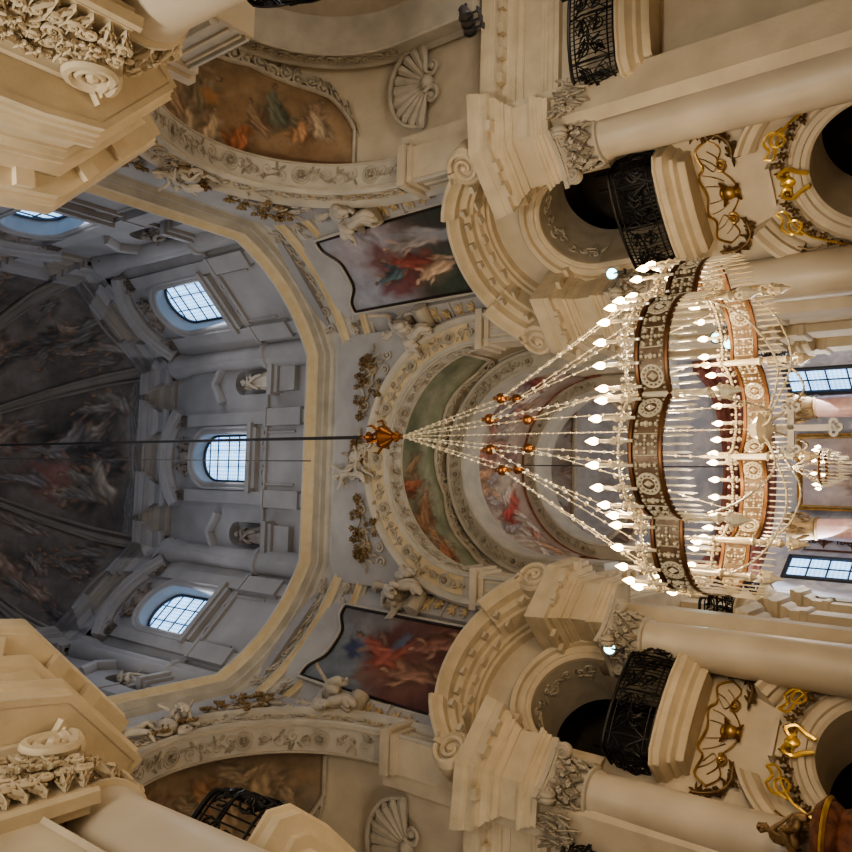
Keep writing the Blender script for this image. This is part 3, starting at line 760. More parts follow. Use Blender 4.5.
for k, lab in (('SE', 'balcony edge with black grille jutting out behind the near column at the top'), ('SW', 'balcony edge with black grille jutting out behind the near column at the bottom')): dup(b0, from_pier(k, .8, 0) if k == 'SE' else from_pier(k, -.3, .45), pier_loc(k)[1], lab)
dup(b0, loc2, rz2, 'black iron grille balcony below the chandelier, on the lower pier above the golden cartouche')
g0 = make_cartouche('gilt shell cartouche with laurel sprays under the balcony above the chandelier'); g0.location = loc; g0.rotation_euler = (0, 0, rz)
dup(g0, loc2, rz2, 'gilt shell cartouche with flower sprays under the balcony below the chandelier')
w0 = make_window_ornament('gold strapwork and flower garland over the dark arched opening on the upper pier'); w0.location = loc; w0.rotation_euler = (0, 0, rz)
dup(w0, loc2, rz2, 'gold strapwork and flower garland over the dark arched opening near the pulpit')
make_flood('cold white floodlight on the grille balcony corner above the chandelier', from_pier('NE', 1.0, .8, 9.0), (-1, -8, 4), 16)
make_flood('cold white floodlight on the grille balcony corner below the chandelier', from_pier('NW', -.92, .8, 8.95), (-.5, -8, 4), 16)

# pendentive paintings between the piers and the ring cornice
def pend_uv(u, v, off=0.):
    t = (u - .5) * 2.42 * (1 - .06 * v)
    zt = 17.05 - .42 * math.exp(-((u - .5) / .30) ** 4) + .0
    z = 12.55 + (zt - 12.55) * v; q = (z - 12.5) / 5.2
    return (t, .15 + .35 * q ** 1.4 + off, z)
def make_pend(k, label, cv):
    t = empty('pendentive_painting', *pier_loc(k), label=label, cat='painting', group='paintings under the dome')
    painted('canvas', lambda u, v: pend_uv(u, v), cv, M['fresco'], t)
    loop = [(i / 30, 0) for i in range(30)] + [(1, i / 30) for i in range(30)] + [(1 - i / 60, 1) for i in range(60)] + [(0, 1 - i / 30) for i in range(30)]
    mb = MB(); mb.tube([pend_uv(u, v, .03) for u, v in loop], .038, 6, True); mb.build('black_frame', M['frame'], t)
    def om(u, v): p = V(pend_uv(u, v, .0)); c = V(pend_uv(.5, .5)); return p + (p - c).normalized() * .09
    mb = MB(); mb.tube([om(u, v) for u, v in loop], .06, 6, True); mb.build('white_moulding', M['white'], t)
cv = Canvas(130, 170, [(0, (.05, .06, .05)), (.35, (.10, .08, .07)), (.6, (.20, .16, .16)), (1, (.36, .36, .40))], 3, .7)
cv.clouds(10, (.34, .34, .40), .16, .5, (.55, 1)); cv.blob(.2, .75, .3, .3, .3, (.40, .33, .33), .6); cv.blob(.5, .25, .3, .3, 0, (.07, .09, .07), .9)
cv.blob(.34, .66, .2, .2, .5, (.20, .09, .085), .9); cv.blob(.52, .62, .14, .2, 0, (.20, .07, .07), .9)
cv.fig(.38, .52, .5, 1.9, (.27, .08, .06)); cv.fig(.45, .72, .3, 1.2, (.10, .14, .15)); cv.fig(.22, .45, .42, 1.4, (.30, .26, .24), (.5, .34, .25)); cv.fig(.50, .36, .4, 1.2, (.55, .38, .26), (.6, .42, .3)); cv.blob(.18, .24, .06, .3, .3, (.35, .34, .36), .8)
make_pend('NE', 'framed painting of a red cloaked figure among angels, above the upper pier', cv)
cv = Canvas(130, 170, [(0, (.07, .03, .03)), (.35, (.15, .07, .06)), (.6, (.19, .13, .12)), (1, (.20, .22, .24))], 9, .7)
cv.clouds(8, (.25, .26, .27), .16, .5, (.65, 1)); cv.blob(.5, .35, .25, .28, 0, (.20, .10, .08), .8); cv.blob(.35, .84, .12, .12, 0, (.06, .07, .14), .9)
cv.fig(.30, .66, .55, 2.1, (.32, .11, .08), flip=-1); cv.blob(.34, .55, .22, .07, .9, (.33, .11, .08), .9, fold=.4); cv.blob(.2, .52, .12, .05, .5, (.14, .17, .24), .8)
cv.fig(.46, .38, .44, 1.5, (.30, .17, .12), (.45, .27, .18)); cv.fig(.2, .3, .4, 1.0, (.26, .13, .10), (.42, .26, .18)); cv.blob(.55, .6, .1, .15, 0, (.22, .12, .09), .8)
make_pend('NW', 'framed painting of a figure in red robes reaching up, above the lower pier', cv)
def make_herm(label):
    t = empty('console_pilaster', label=label, cat='pilaster', group='consoles beside the dome paintings')
    pr = lambda z: .15 + .35 * (max(0, z - 12.5) / 5.2) ** 1.4
    mb = MB()
    mb.grid(lambda u, v: (lambda z, s: (s * .31 * (1 - .15 * v), pr(z) + .16, z))(12.4 + 2.5 * v, (u - .5) * 2), 2, 8)
    for s in (-1, 1): mb.grid(lambda u, v: (lambda z: (s * .31 * (1 - .15 * v), pr(z) + .16 - u * .4, z))(12.4 + 2.5 * v), 2, 8)
    mb.box((0, pr(14.9) + .1, 14.95), (.68, .5, .1)); mb.box((0, pr(13.9) + .12, 13.9), (.64, .2, .07)); mb.box((0, .3, 12.5), (.7, .5, .3))
    mb.build('shaft', M['grey'], t)
    mb = MB()
    mb.lathe([(.001, -.36), (.2, -.36), (.22, 0), (.2, .36), (.001, .36)], 16, (0, pr(15) + .24, 14.75), 'x')
    mb.build('scroll', M['relief'], t)
    mb = MB()
    mb.warp = lambda u, v, w: (u, pr(v) + .16 + w, v)
    for z, n in ((13.6, 6), (13.2, 5), (14.4, 6)):
        for i in range(n): mb.leaf((0, z, .01), PI / 2 + (i - (n - 1) / 2) * .75, .24, .1, .03)
    mb.flower((0, 14.05, .05), .16, .06, 6); mb.warp = None
    mb.build('leaf_relief', M['band'], t); return t
h0 = make_herm('carved console pilaster on the upper edge of the upper pier painting, by the side arch')
ANG = 'stucco angels seated above the consoles'
k_ = 0
for k, t, lab, la in (('NE', -1.62, None, 'stucco angel seated on console at the upper edge of the red cloaked painting'),
                      ('NE', 1.62, 'carved console pilaster between the upper pier painting and the choir arch', 'stucco angel seated between the red cloaked painting and the choir arch'),
                      ('NW', -1.62, 'carved console pilaster between the lower pier painting and the choir arch', 'stucco angel with scroll seated between the choir arch and the lower dark painting'),
                      ('NW', 1.62, 'carved console pilaster on the lower edge of the lower pier painting', 'stucco angel with raised arm at the lower edge of the dark painting')):
    loc, rz = from_pier(k, t, 0), pier_loc(k)[1]
    if lab is None: h0.location = loc; h0.rotation_euler = (0, 0, rz)
    else: dup(h0, loc, rz, lab)
    a = angel(la, ANG, M['statue'], 1.3, k_, 'seat'); k_ += 1
    a.location = from_pier(k, t, .5, 14.1); a.rotation_euler = (0, R(8 if t > 0 else -8), rz)
# ------------------------------------------------------------------ arms: local x = b (across), y = a (outwards from the crossing), z up
ARMS = dict(north=(0, FAR), east=(-PI / 2, None), west=(PI / 2, None))
SP = 13.1                                        # springing of the arches
def rinceau(mb, s0, s1, w, rg, h=.03, th=.022):
    """flat running ornament along u from s0 to s1, inside a band of width w in v"""
    s = s0; i = 0
    while s < s1:
        d = 1 if i % 2 else -1
        if i % 5 == 2:
            for r in (w * .42, w * .3): mb.tube([(s + r * cos(a), r * sin(a), h) for a in np.linspace(0, 2 * PI, 20)[:-1]], th, 4, True)
            mb.flower((s, 0, .01), w * .22, .04, 6); s += w * .95
        else:
            mb.spiral((s, d * w * .1, 0), w * .3, rg.random() * 6, 1.5, d, th, h, 16, 4)
            for q in range(4): mb.leaf((s + rg.uniform(-.1, .1), -d * w * .15, 0), rg.random() * 6.3, w * .34, w * .16, .03)
            s += w * .62
        i += 1
def onarc(R0, a, sgn=1, zc=SP, lift=0.):
    """u runs along an arc of radius R0 from the left spring, v across the band along the depth or radius, w off it"""
    return lambda u, v, w: (-R0 * cos(u / R0), a, zc + R0 * sin(u / R0))
arm_objs = {}
def make_arm(name, rz):
    mb = MB()                                   # wall over the arch
    hole = archloop(3.05, 11.2, SP, 40)
    outer = [(-3.6, 11.2)] + hole + [(3.6, 11.2), (3.6, 18.1), (-3.6, 18.1)]
    mb.panel(outer, [], 0, .6, lambda u, v, w: (u, 6.8 - w, v))
    wl = mb.build('wall_%s_arch' % name, M['grey'], kind='structure')
    mb = MB()
    F_ = lambda u, v, w: (u, 6.22 - w, v)
    ap = [(-2.95, 11.2)] + arc(2.95, SP, 180, 0, 44) + [(2.95, 11.2)]
    mb.mould(ap, [(0, -.6), (0, .08), (.03, .12), (.08, .12), (.1, .06), (.1, .05), (.58, .05), (.6, .1), (.66, .16), (.74, .2), (.78, .14), (.82, .12), (.86, 0)], F_)
    mb.build('archivolt', M['white'], wl)
    mb = MB()
    mb.mould(arc(2.95, SP, 176, 4, 44), [(.1, .062), (.58, .062)], F_)
    mb.build('archivolt_band', M['band'], wl)
    mb = MB(); rg = random.Random(2)
    mb.warp = lambda u, v, w: (-(3.29 + v) * cos(u / 3.29), 6.16 - w, SP + (3.29 + v) * sin(u / 3.29))
    rinceau(mb, .3, PI * 3.29 - .2, .42, rg)
    mb.warp = lambda u, v, w: (-(2.95 - w) * cos(u / 2.95), 6.52 + v, SP + (2.95 - w) * sin(u / 2.95))
    rinceau(mb, .2, PI * 2.95 - .2, .5, rg, .015, .018)
    for e in (-.29, .29): mb.tube([(i * .1545, e, 0) for i in range(61)], .035, 5)
    mb.warp = None
    mb.build('archivolt_relief', M['relief'], wl)
    mb = MB()                                   # imposts under the arch
    for s in (-1, 1):
        mb.box((s * 3.35, 6.55, 12.0), (.85, .75, 1.7)); mb.box((s * 3.3, 6.5, 12.95), (1.05, .95, .2)); mb.box((s * 3.32, 6.52, 12.75), (.95, .85, .14))
        for q in range(3): mb.box((s * (3.1 + .22 * q), 6.16, 11.95), (.05, .06, 1.4))
    mb.build('impost', M['stone'], wl)
    wl.rotation_euler = (0, 0, rz)
    # vault between the first and second arch
    mb = MB()
    mb.grid(lambda u, v: (-3.38 * cos(PI * u), 6.75 + 3.2 * v, SP + 3.38 * sin(PI * u) ** .9), 49, 5)
    for s in (-1, 1): mb.grid(lambda u, v: (s * 3.38, 6.75 + 3.2 * v, 11.0 + 2.2 * u), 3, 3)
    cl = mb.build('ceiling_%s_vault' % name, M['stone'], kind='structure'); cl.rotation_euler = (0, 0, rz)
    if name != 'north':                          # shells at the springing
        for s in (-1, 1):
            mb = MB()
            for i in range(11):
                a = R(-80 + 16 * i); p0 = V((0, 0, 0)); 
                mb.warp = lambda u, v, w: (s * (3.33 - w - .06 * v * v), 8.55 + u * 1.15, 12.6 + v * 1.1)
                mb.tube([(0, 0, .03), (.45 * sin(a), .45 * cos(a), .09), (.8 * sin(a), .8 * cos(a), .1), (.9 * sin(a), .9 * cos(a), .04)], [.03, .07, .115, .09], 6)
            mb.curve([(-.9, .1, .08), (-.75, .6, .12), (-.3, .92, .12), (.3, .92, .12), (.75, .6, .12), (.9, .1, .08)], .05)
            for q in (-1, 1): mb.spiral((q * .3, -.12, .05), .2, 1, 1.3, q, .06, .05)
            mb.ball((0, 0, .1), .16, 8, 6); mb.warp = None
            o = mb.build('stucco_shell', M['relief']); o.rotation_euler = (0, 0, rz)
            o['_s'] = s; arm_objs[(name, 'shell', s)] = o
    # second arch
    mb = MB()
    G = lambda u, v, w: (u, 9.5 - w, v)
    a2 = [(-2.72, 11)] + arc(2.72, SP - .05, 180, 0, 44) + [(2.72, 11)]
    mb.mould(a2, [(0, -.85), (0, .06), (.04, .1), (.1, .08), (.1, .05), (.46, .05), (.48, .1), (.56, .14), (.62, .1), (.66, 0), (1.3, 0), (1.3, -.85)], G)
    o2 = mb.build('wall_%s_inner_arch' % name, M['white'], kind='structure'); o2.rotation_euler = (0, 0, rz)
    mb = MB(); mb.warp = lambda u, v, w: (-(3.0 + v) * cos(u / 3.0), 9.44 - w, SP - .05 + (3.0 + v) * sin(u / 3.0))
    rinceau(mb, .4, PI * 3 - .3, .34, rg); mb.warp = None; mb.build('archivolt_relief', M['relief'], o2)
    # outer edge of the fresco and its rocaille border
    return wl
for n, (rz, _) in ARMS.items(): make_arm(n, rz)

def vault_edge(u): return 9.12 - .22 * abs(sin(5 * PI * u)) - .10 * sin(13 * u)
def make_vault_fresco(name, rz, label, cv, a0=.16, a1=.84, edge=vault_edge, near=6.95):
    t = empty('vault_fresco', (0, 0, 0), rz, label, 'fresco', 'frescoes on the vaults')
    def surf(u, v, off=0.):
        g = a0 + (a1 - a0) * u; e = min(edge(g), 9.3); a = near + (e - near) * v; r = 3.33 - off
        return (-r * cos(PI * g), a, SP + r * sin(PI * g) ** .9)
    painted('painted_surface', lambda u, v: surf(u, v), cv, M['fresco'], t)
    mb = MB()
    mb.tube([surf(i / 90, 1, .03) for i in range(91)], .06, 6); mb.tube([surf(0, i / 8, .03) for i in range(9)], .05, 6); mb.tube([surf(1, i / 8, .03) for i in range(9)], .05, 6)
    mb.build('border', M['relief'], t)
    mb = MB(); rg = random.Random(4)
    mb.warp = lambda u, v, w: (lambda g, r: (-r * cos(PI * g), edge(g) + v, SP + r * max(0.01, sin(PI * g)) ** .9))(a0 + (a1 - a0) * u / 7.0, 3.31 - w)
    for i in range(22):
        u = 7.0 * (i + .5) / 22; mb.spiral((u, .12 + .06 * (i % 2), 0), .16, rg.random() * 6, 1.5, 1 if i % 2 else -1, .045, .03, 16, 5)
        for q in range(3): mb.leaf((u + rg.uniform(-.1, .1), .1, .01), rg.uniform(0, 3.1), .3, .14, .05)
    mb.warp = None; mb.build('rocaille', M['relief'], t)
    return t
cv = Canvas(260, 60, [(0, (.20, .22, .14)), (.4, (.27, .28, .19)), (.7, (.33, .33, .23)), (1, (.22, .24, .15))], 5, 4.2)
cv.clouds(8, (.34, .33, .24), .5, .5); cv.clouds(6, (.13, .15, .09), .4, .6)
for x, y, z, a, c in ((.35, .5, .8, .9, (.40, .24, .12)), (.7, .6, .6, 2.0, (.44, .30, .18)), (1.1, .4, .8, 1.5, (.42, .20, .10)), (1.5, .6, .7, .6, (.46, .32, .2)), (.5, .5, .8, .5, (.36, .17, .09)), (.9, .45, .75, 2.4, (.42, .24, .12)), (1.3, .55, .8, .3, (.35, .20, .11)), (1.7, .4, .7, 1.2, (.36, .14, .08)), (2.05, .5, .6, .8, (.40, .27, .16))): cv.fig(x, y, z, a, c)
make_vault_fresco('north', 0, 'green crescent fresco with reclining figures over the choir arch', cv, .13, .87)
for nm, rz, sd, lab in (('east', -PI / 2, 6, 'orange and brown fresco in a scrolled stucco frame on the upper side vault'), ('west', PI / 2, 8, 'brown fresco in a scrolled stucco frame on the lower side vault')):
    cv = Canvas(220, 80, [(0, (.30, .19, .11)), (.5, (.40, .28, .17)), (1, (.26, .18, .11))] if nm == 'east' else [(0, (.24, .17, .11)), (.5, (.30, .23, .15)), (1, (.27, .22, .17))], sd, 2.6)
    cv.clouds(10, (.40, .27, .16), .3, .5); cv.crowd(22, .3, .15, 2.3, .85, .6, [(.46, .20, .11), (.52, .31, .18), (.28, .22, .15), (.55, .43, .30), (.20, .21, .16), (.40, .28, .19)] if nm == 'east' else [(.34, .2, .11), (.30, .23, .16), (.38, .28, .18)])
    cv.blob(1.3, .5, .12, .12, 0, (.50, .26, .12), .8)
    e2 = lambda g: 7.25 + 1.9 * max(0, 1 - abs((g - .49) / .37) ** 4) ** .6 - .12 * abs(sin(5 * PI * g))
    make_vault_fresco(nm, rz, lab, cv, .14, .84, e2, 7.0)
for (n, _, s), o in arm_objs.items():
    del o['_s']
SH = {('east', 1): 'ribbed stucco shell left', }
for (n, _, s), o in arm_objs.items():
    far_ = (n == 'east' and s < 0) or (n == 'west' and s > 0)
    tag(o, 'large ribbed stucco shell on the %s side vault, next to the %s pier' % ('upper' if n == 'east' else 'lower', 'far' if far_ else 'near'), 'shell ornament', 'stucco shells of the side vaults')

# deep parts of the side arms
for name, rz in (('east', -PI / 2), ('west', PI / 2)):
    mb = MB()
    mb.grid(lambda u, v: (-3.44 * cos(PI * u), 10.3 + 3.0 * v, SP + 3.44 * sin(PI * u)), 33, 3)
    mb.grid(lambda u, v: (-4.2 + 8.4 * u, 13.3, 17.5 * v), 2, 2)
    for s in (-1, 1): mb.grid(lambda u, v: (s * 3.44, 10.3 + 3 * u, 13.4 * v), 2, 2)
    o = mb.build('wall_%s_arm' % name, M['stone'], kind='structure'); o.rotation_euler = (0, 0, rz)
    mb = MB()
    for z in (9.2,):
        for s in (-1, 1):
            pth = [(s * 3.42, 10.0), (s * 3.3, 10.0), (s * 3.3, 13.2)] if s > 0 else [(-3.3, 13.2), (-3.3, 10.0), (-3.42, 10.0)]
            entab(mb, [(x, y) for x, y in (pth if s > 0 else pth)][::-1] if s > 0 else pth[::-1], False)
    mb.mould(arc(2.9, SP, 180, 0, 30), [(0, 0), (0, .15), (.1, .2), (.2, .15), (.3, .22), (.4, .1), (.45, 0)], lambda u, v, w: (u, 13.28 - w, v))
    mb.build('arm_mouldings', M['stone2'], o)

# ------------------------------------------------------------------ ring cornice under the drum
def octo(h, w, n=8, bulge=.0):
    """octagon, counter-clockwise, with optionally bowed diagonals"""
    pts = []
    for k in range(4):
        g = k * PI / 2
        a = V((w, -h)); b = V((w, h)); c = V((h, w))
        seg = [a, b]
        for i in range(1, n):
            t = i / n; p = b.lerp(c, t); d = V((1, 1)).normalized() * bulge * 4 * t * (1 - t); seg.append(p + d)
        for p in seg: pts.append((p.x * cos(g) - p.y * sin(g), p.x * sin(g) + p.y * cos(g)))
    return pts
mb = MB()
O8 = octo(3.2, 6.5, 8, .45)
mb.mould(O8, [(0, 0), (.08, .0), (.08, .18), (.14, .2), (.14, .4), (.2, .46), (.2, .5), (.06, .56), (.06, 1.0), (.12, 1.04), (.16, 1.14), (.3, 1.18), (.3, 1.28), (.46, 1.34), (.46, 1.5), (.52, 1.56), (.58, 1.66), (.58, 1.74), (-.3, 1.78)], PLAN(17.45), True)
rg_ = mb.build('trim_dome_ring', M['white'], kind='structure')
mb = MB(); mb.mould(O8, [(.465, 1.34), (.468, 1.5), (.525, 1.57), (.585, 1.67)], PLAN(17.44), True); mb.mould(O8, [(.145, .2), (.145, .4), (.2, .455)], PLAN(17.44), True)
mb.build('yellow_band', M['band'], rg_)
mb = MB(); rg = random.Random(9)
for k in range(4):                               # leaf frieze on the bowed diagonals
    g = R(45 + 90 * k); r = 6.95
    mb.warp = lambda u, v, w, g=g: (lambda q: (q * cos(g) - u * sin(g) - 0, q * sin(g) + u * cos(g), 18.24 + v))(7.30 - .09 * u * u - w)
    for i in range(7):
        u = -1.6 + i * .53; mb.spiral((u, 0, .08), .17, rg.random() * 6, 1.4, 1, .035, .02, 14, 4)
        for q in range(4): mb.leaf((u, 0, .1), rg.random() * 6.3, .26, .11, .04)
mb.warp = None; mb.build('frieze_relief', M['statue'], rg_)

# ------------------------------------------------------------------ drum: eight walls, windows, niches
DZ0, DZ1 = 19.1, 27.9
HW, DW = 3.4, 6.55                               # half width of main sides and their distance
DQ = (HW + DW) / math.sqrt(2); DH = (DW - HW) / math.sqrt(2)
def drum_pil(mb, t, d=.0, w=.42):
    mb.box((t, d + .06, 23), (w, .16, 7.0)); mb.box((t, d + .1, 20.6), (w + .14, .26, 1.6)); mb.box((t, d + .1, 21.45), (w + .2, .32, .12)); mb.box((t, d + .1, 26.4), (w + .12, .24, .1))
def make_drum_side(i):
    main = i % 2 == 0; g = R(90 + 45 * i); q = DW if main else DQ; h = HW if main else DH
    loc = (q * cos(g), q * sin(g), 0); rz = g + PI / 2
    mb = MB()
    outer = [(-h - .05, 18.3), (h + .05, 18.3), (h + .05, DZ1), (-h - .05, DZ1)]
    holes = [archloop(.82, 22.35, 24.6, 18)]
    if main: holes += [[(x + s * 2.55, z) for x, z in archloop(.42, 21.3, 22.9, 12)] for s in (-1, 1)]
    mb.panel(outer, holes, -.75, 0, W)
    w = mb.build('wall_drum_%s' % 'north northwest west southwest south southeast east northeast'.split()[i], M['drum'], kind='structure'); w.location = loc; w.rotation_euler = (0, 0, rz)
    mb = MB()
    mb.mould([(-.82, 22.35)] + arc(.82, 24.6, 180, 0, 18) + [(.82, 22.35)], [(0, 0), (0, .08), (.06, .12), (.16, .1), (.2, .16), (.26, .16), (.28, 0)], W)
    mb.box((0, .1, 22.2), (2.3, .35, .2)); mb.box((0, .06, 22.02), (2.0, .25, .16))
    # panel with ogee border below the window
    mb.mould([(-.8, 20.2), (-.8, 21.6), (-.45, 21.75), (-.2, 21.5), (.2, 21.5), (.45, 21.75), (.8, 21.6), (.8, 20.2)], [(0, 0), (.02, .06), (.08, .06), (.1, 0)], W)
    # eyebrow hood and cartouche over the window
    mb.mould([(t, 25.95 + .75 * (1 - (t / 1.5) ** 2) ** 1) for t in np.linspace(-1.5, 1.5, 17)], [(0, 0), (0, .12), (.08, .2), (.1, .3), (.2, .34), (.24, .44), (.34, .46), (.34, 0)], W)
    for t in (-1.32, 1.32, -h + .28, h - .28):
        mb.mould([(t - .3, -.05), (t - .3, .24), (t + .3, .24), (t + .3, -.05)], [(0, 0), (.1, .0), (.1, .14), (.16, .18), (.16, .3), (.06, .36), (.06, .7), (.14, .76), (.2, .86), (.34, .9), (.34, 1.02), (.48, 1.08), (.48, 1.2), (.52, 1.28), (-.2, 1.33)], PLAN(26.66))
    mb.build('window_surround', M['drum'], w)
    mb = MB(); mb.warp = W; rg = random.Random(i)
    mb.ball((0, 25.95, .1), .25, 10, 8, (1, 1.25, .6))
    for s in (-1, 1):
        mb.spiral((s * .4, 25.85, .05), .22, rg.random() * 6, 1.4, s, .06, .05); mb.spiral((s * .3, 26.25, .05), .18, 2, 1.3, -s, .05, .05)
        for qq in range(5): mb.leaf((s * .35, 26.0, .06), rg.random() * 6.3, .4, .16, .06)
    mb.warp = None; mb.build('hood_cartouche', M['dstat'], w)
    mb = MB()
    pil = (1.32,) if main else (1.25,)
    for t in pil:
        for s in (-1, 1): drum_pil(mb, s * t)
    for s in (-1, 1):                             # round column at the corner of the drum
        mb.lathe([(.36, 19.4), (.36, 21.3), (.42, 21.35), (.42, 21.5), (.31, 21.6), (.27, 25.5), (.3, 25.6), (.4, 26.1), (.42, 26.5)], 18, (s * (h - .12), .12, 0))
    mb.build('pilasters', M['drum'], w)
    mb = MB(); mb.warp = W
    for t in pil + (h - .25,):
        for s in (-1, 1):
            for c in (-.17, .17): mb.spiral((s * t + c, 26.12, .16), .14, 1, 1.4, 1 if c > 0 else -1, .045, .02, 14, 4)
            for qq in range(4): mb.leaf((s * t - .15 + .1 * qq, 25.75, .14), PI / 2, .3, .12, .06)
    mb.warp = None; mb.build('pilaster_capitals', M['dstat'], w)
    if main:
        mb = MB()
        for s in (-1, 1):
            x = s * 2.55
            mb.grid(lambda u, v: (x + .42 * cos(PI * u), -.45 * sin(PI * u), 21.2 + 2.2 * v), 13, 3)
            mb.box((x, .14, 21.15), (1.05, .5, .2)); mb.box((x, .1, 20.95), (.9, .4, .16)); mb.box((x, .06, 20.5), (.8, .3, .7))
            mb.mould([(x - .62, 23.75), (x - .3, 23.95), (x, 24.15), (x + .3, 23.95), (x + .62, 23.75)], [(0, 0), (0, .1), (.06, .22), (.14, .26), (.18, .26), (.2, 0)], W)
        mb.build('niche_frames', M['drum'], w)
    # window
    f = MB()
    f.mould([(-.8, 22.36)] + arc(.8, 24.6, 180, 0, 18) + [(.8, 22.36)], [(-.05, -.72), (-.05, -.66), (.02, -.66), (.02, -.72)], lambda u, v, w: (u, w + .3, v))
    for t in (-.27, .27): f.box((t, -.38, 23.75), (.022, .04, 2.9))
    for z in (22.38, 22.9, 23.45, 24.0, 24.6, 25.05): f.box((0, -.38, z), (1.62 if z < 24.7 else 1.3, .04, .022))
    fo = f.build('window_%d' % (i + 1), M['lead'], kind='structure'); fo.location = loc; fo.rotation_euler = (0, 0, rz)
    p = MB(); p.panel(archloop(.82, 22.35, 24.6, 18), [], -.44, -.42, W); p.build('pane', M['pane'], fo)
    return main, loc, rz
drum = [make_drum_side(i) for i in range(8)]
st = None
for i, labs in ((0, ('grey robed statue in the niche above the central drum window', 'brown robed statue in the niche below the central drum window')),
                (6, ('dark statue in the drum niche beside the uppermost window', 'statue in the drum niche nearest the diagonal window above centre')),
                (2, ('statue in the drum niche below the lowest drum window', 'statue in the far lower drum niche'))):
    _, loc, rz = drum[i]
    for s, lab in zip((-1, 1), labs):
        o = saint(lab, 'statues in the drum niches', M['statue'] if s < 0 else M['dstat'], seed=i + s, k=.88)
        x, d = s * 2.55, -.02
        o.location = (loc[0] + x * cos(rz) - d * sin(rz), loc[1] + x * sin(rz) + d * cos(rz), 21.4); o.rotation_euler = (0, 0, rz)
# cornice of the drum
mb = MB()
OD = octo(HW, DW, 2, 0)
mb.mould(OD, [(0, 0), (.1, .0), (.1, .14), (.16, .18), (.16, .3), (.06, .36), (.06, .7), (.14, .76), (.2, .86), (.34, .9), (.34, 1.02), (.5, 1.08), (.5, 1.2), (.56, 1.28), (-.2, 1.34)], PLAN(26.65), True)
dc = mb.build('trim_drum_cornice', M['domest'], kind='structure')
mb = MB()
for k in range(8):                               # broken curved gables above the windows
    g = R(90 + 45 * k); q = (DW if k % 2 == 0 else DQ)
    mp = lambda u, v, w, g=g, q=q: ((q - w) * cos(g) - u * sin(g), (q - w) * sin(g) + u * cos(g), v)
    pts = [(t, 27.95 + .75 * (1 - (t / 1.6) ** 2)) for t in np.linspace(-1.6, 1.6, 17)]
    mb.mould(pts, [(0, 0), (0, .28), (.06, .32), (.1, .38), (.18, .4), (.2, .3), (.2, 0)], mp)
mb.build('curved_gables', M['domest'], dc)

mb = MB()
for z in (19.35, 21.5): mb.mould(OD, [(0, 0), (.1, 0), (.12, .05), (.06, .1), (.06, .16), (0, .2)], PLAN(z), True)
mb.build('string_courses', M['drum'], dc)
# ------------------------------------------------------------------ dome
HD = 7.2
def dome_pt(k, s, th, off=0.):
    """face k, s in -1..1 across, th in 0..90 degrees up the curve"""
    main = k % 2 == 0; g = R(90 + 45 * k); c = cos(R(th)) ; q = ((DW if main else DQ) - .25 - off) * c; h = ((HW if main else DH) - .1) * c
    u = s * h; return (q * cos(g) - u * sin(g), q * sin(g) + u * cos(g), 28.0 + (HD - off) * sin(R(th)))
mb = MB()
for k in range(8): mb.grid(lambda u, v: dome_pt(k, u * 2 - 1, v * 89.5), 5, 15)
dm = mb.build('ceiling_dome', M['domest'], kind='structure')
mb = MB()
for k in range(8):
    for off in (.0,):
        mb.tube([dome_pt(k, 1, th, .1) for th in np.linspace(0, 66, 18)], [.24 - .08 * i / 17 for i in range(18)], 8, flat=.7)
    mb.tube([dome_pt(k, s, 66, .1) for s in (-1, -.5, 0, .5, 1)], .2, 6)
    for s in (-1, 1):
        p = V(dome_pt(k, s * .8, 60, .12)); e1 = (V(dome_pt(k, s * .8 + .2, 60)) - V(dome_pt(k, s * .8, 60))).normalized(); e2 = (V(dome_pt(k, s * .8, 63)) - V(dome_pt(k, s * .8, 60))).normalized(); n3 = e1.cross(e2)
        mb.x = Mx(((e1.x, e2.x, n3.x, p.x), (e1.y, e2.y, n3.y, p.y), (e1.z, e2.z, n3.z, p.z), (0, 0, 0, 1)))
        mb.spiral((0, -.2, 0), .42, PI / 2, 1.4, s, .11, 0, 26, 6); mb.curve([(0, .2, 0), (-s * .5, .3, 0), (-s * .9, .1, 0)], .1, 6); mb.x = None
mb.build('dome_ribs', M['domest'], dm)
names8 = ['front dark dome fresco of standing figures and an arch, behind the cable', 'dark dome fresco face below the front one', 'dark dome fresco over the lower drum window', 'dome fresco face behind the near lower pier', 'dome fresco overhead out of view', 'dome fresco face behind the near upper pier', 'dark dome fresco over the uppermost drum window', 'dark grey dome fresco face above the front one']
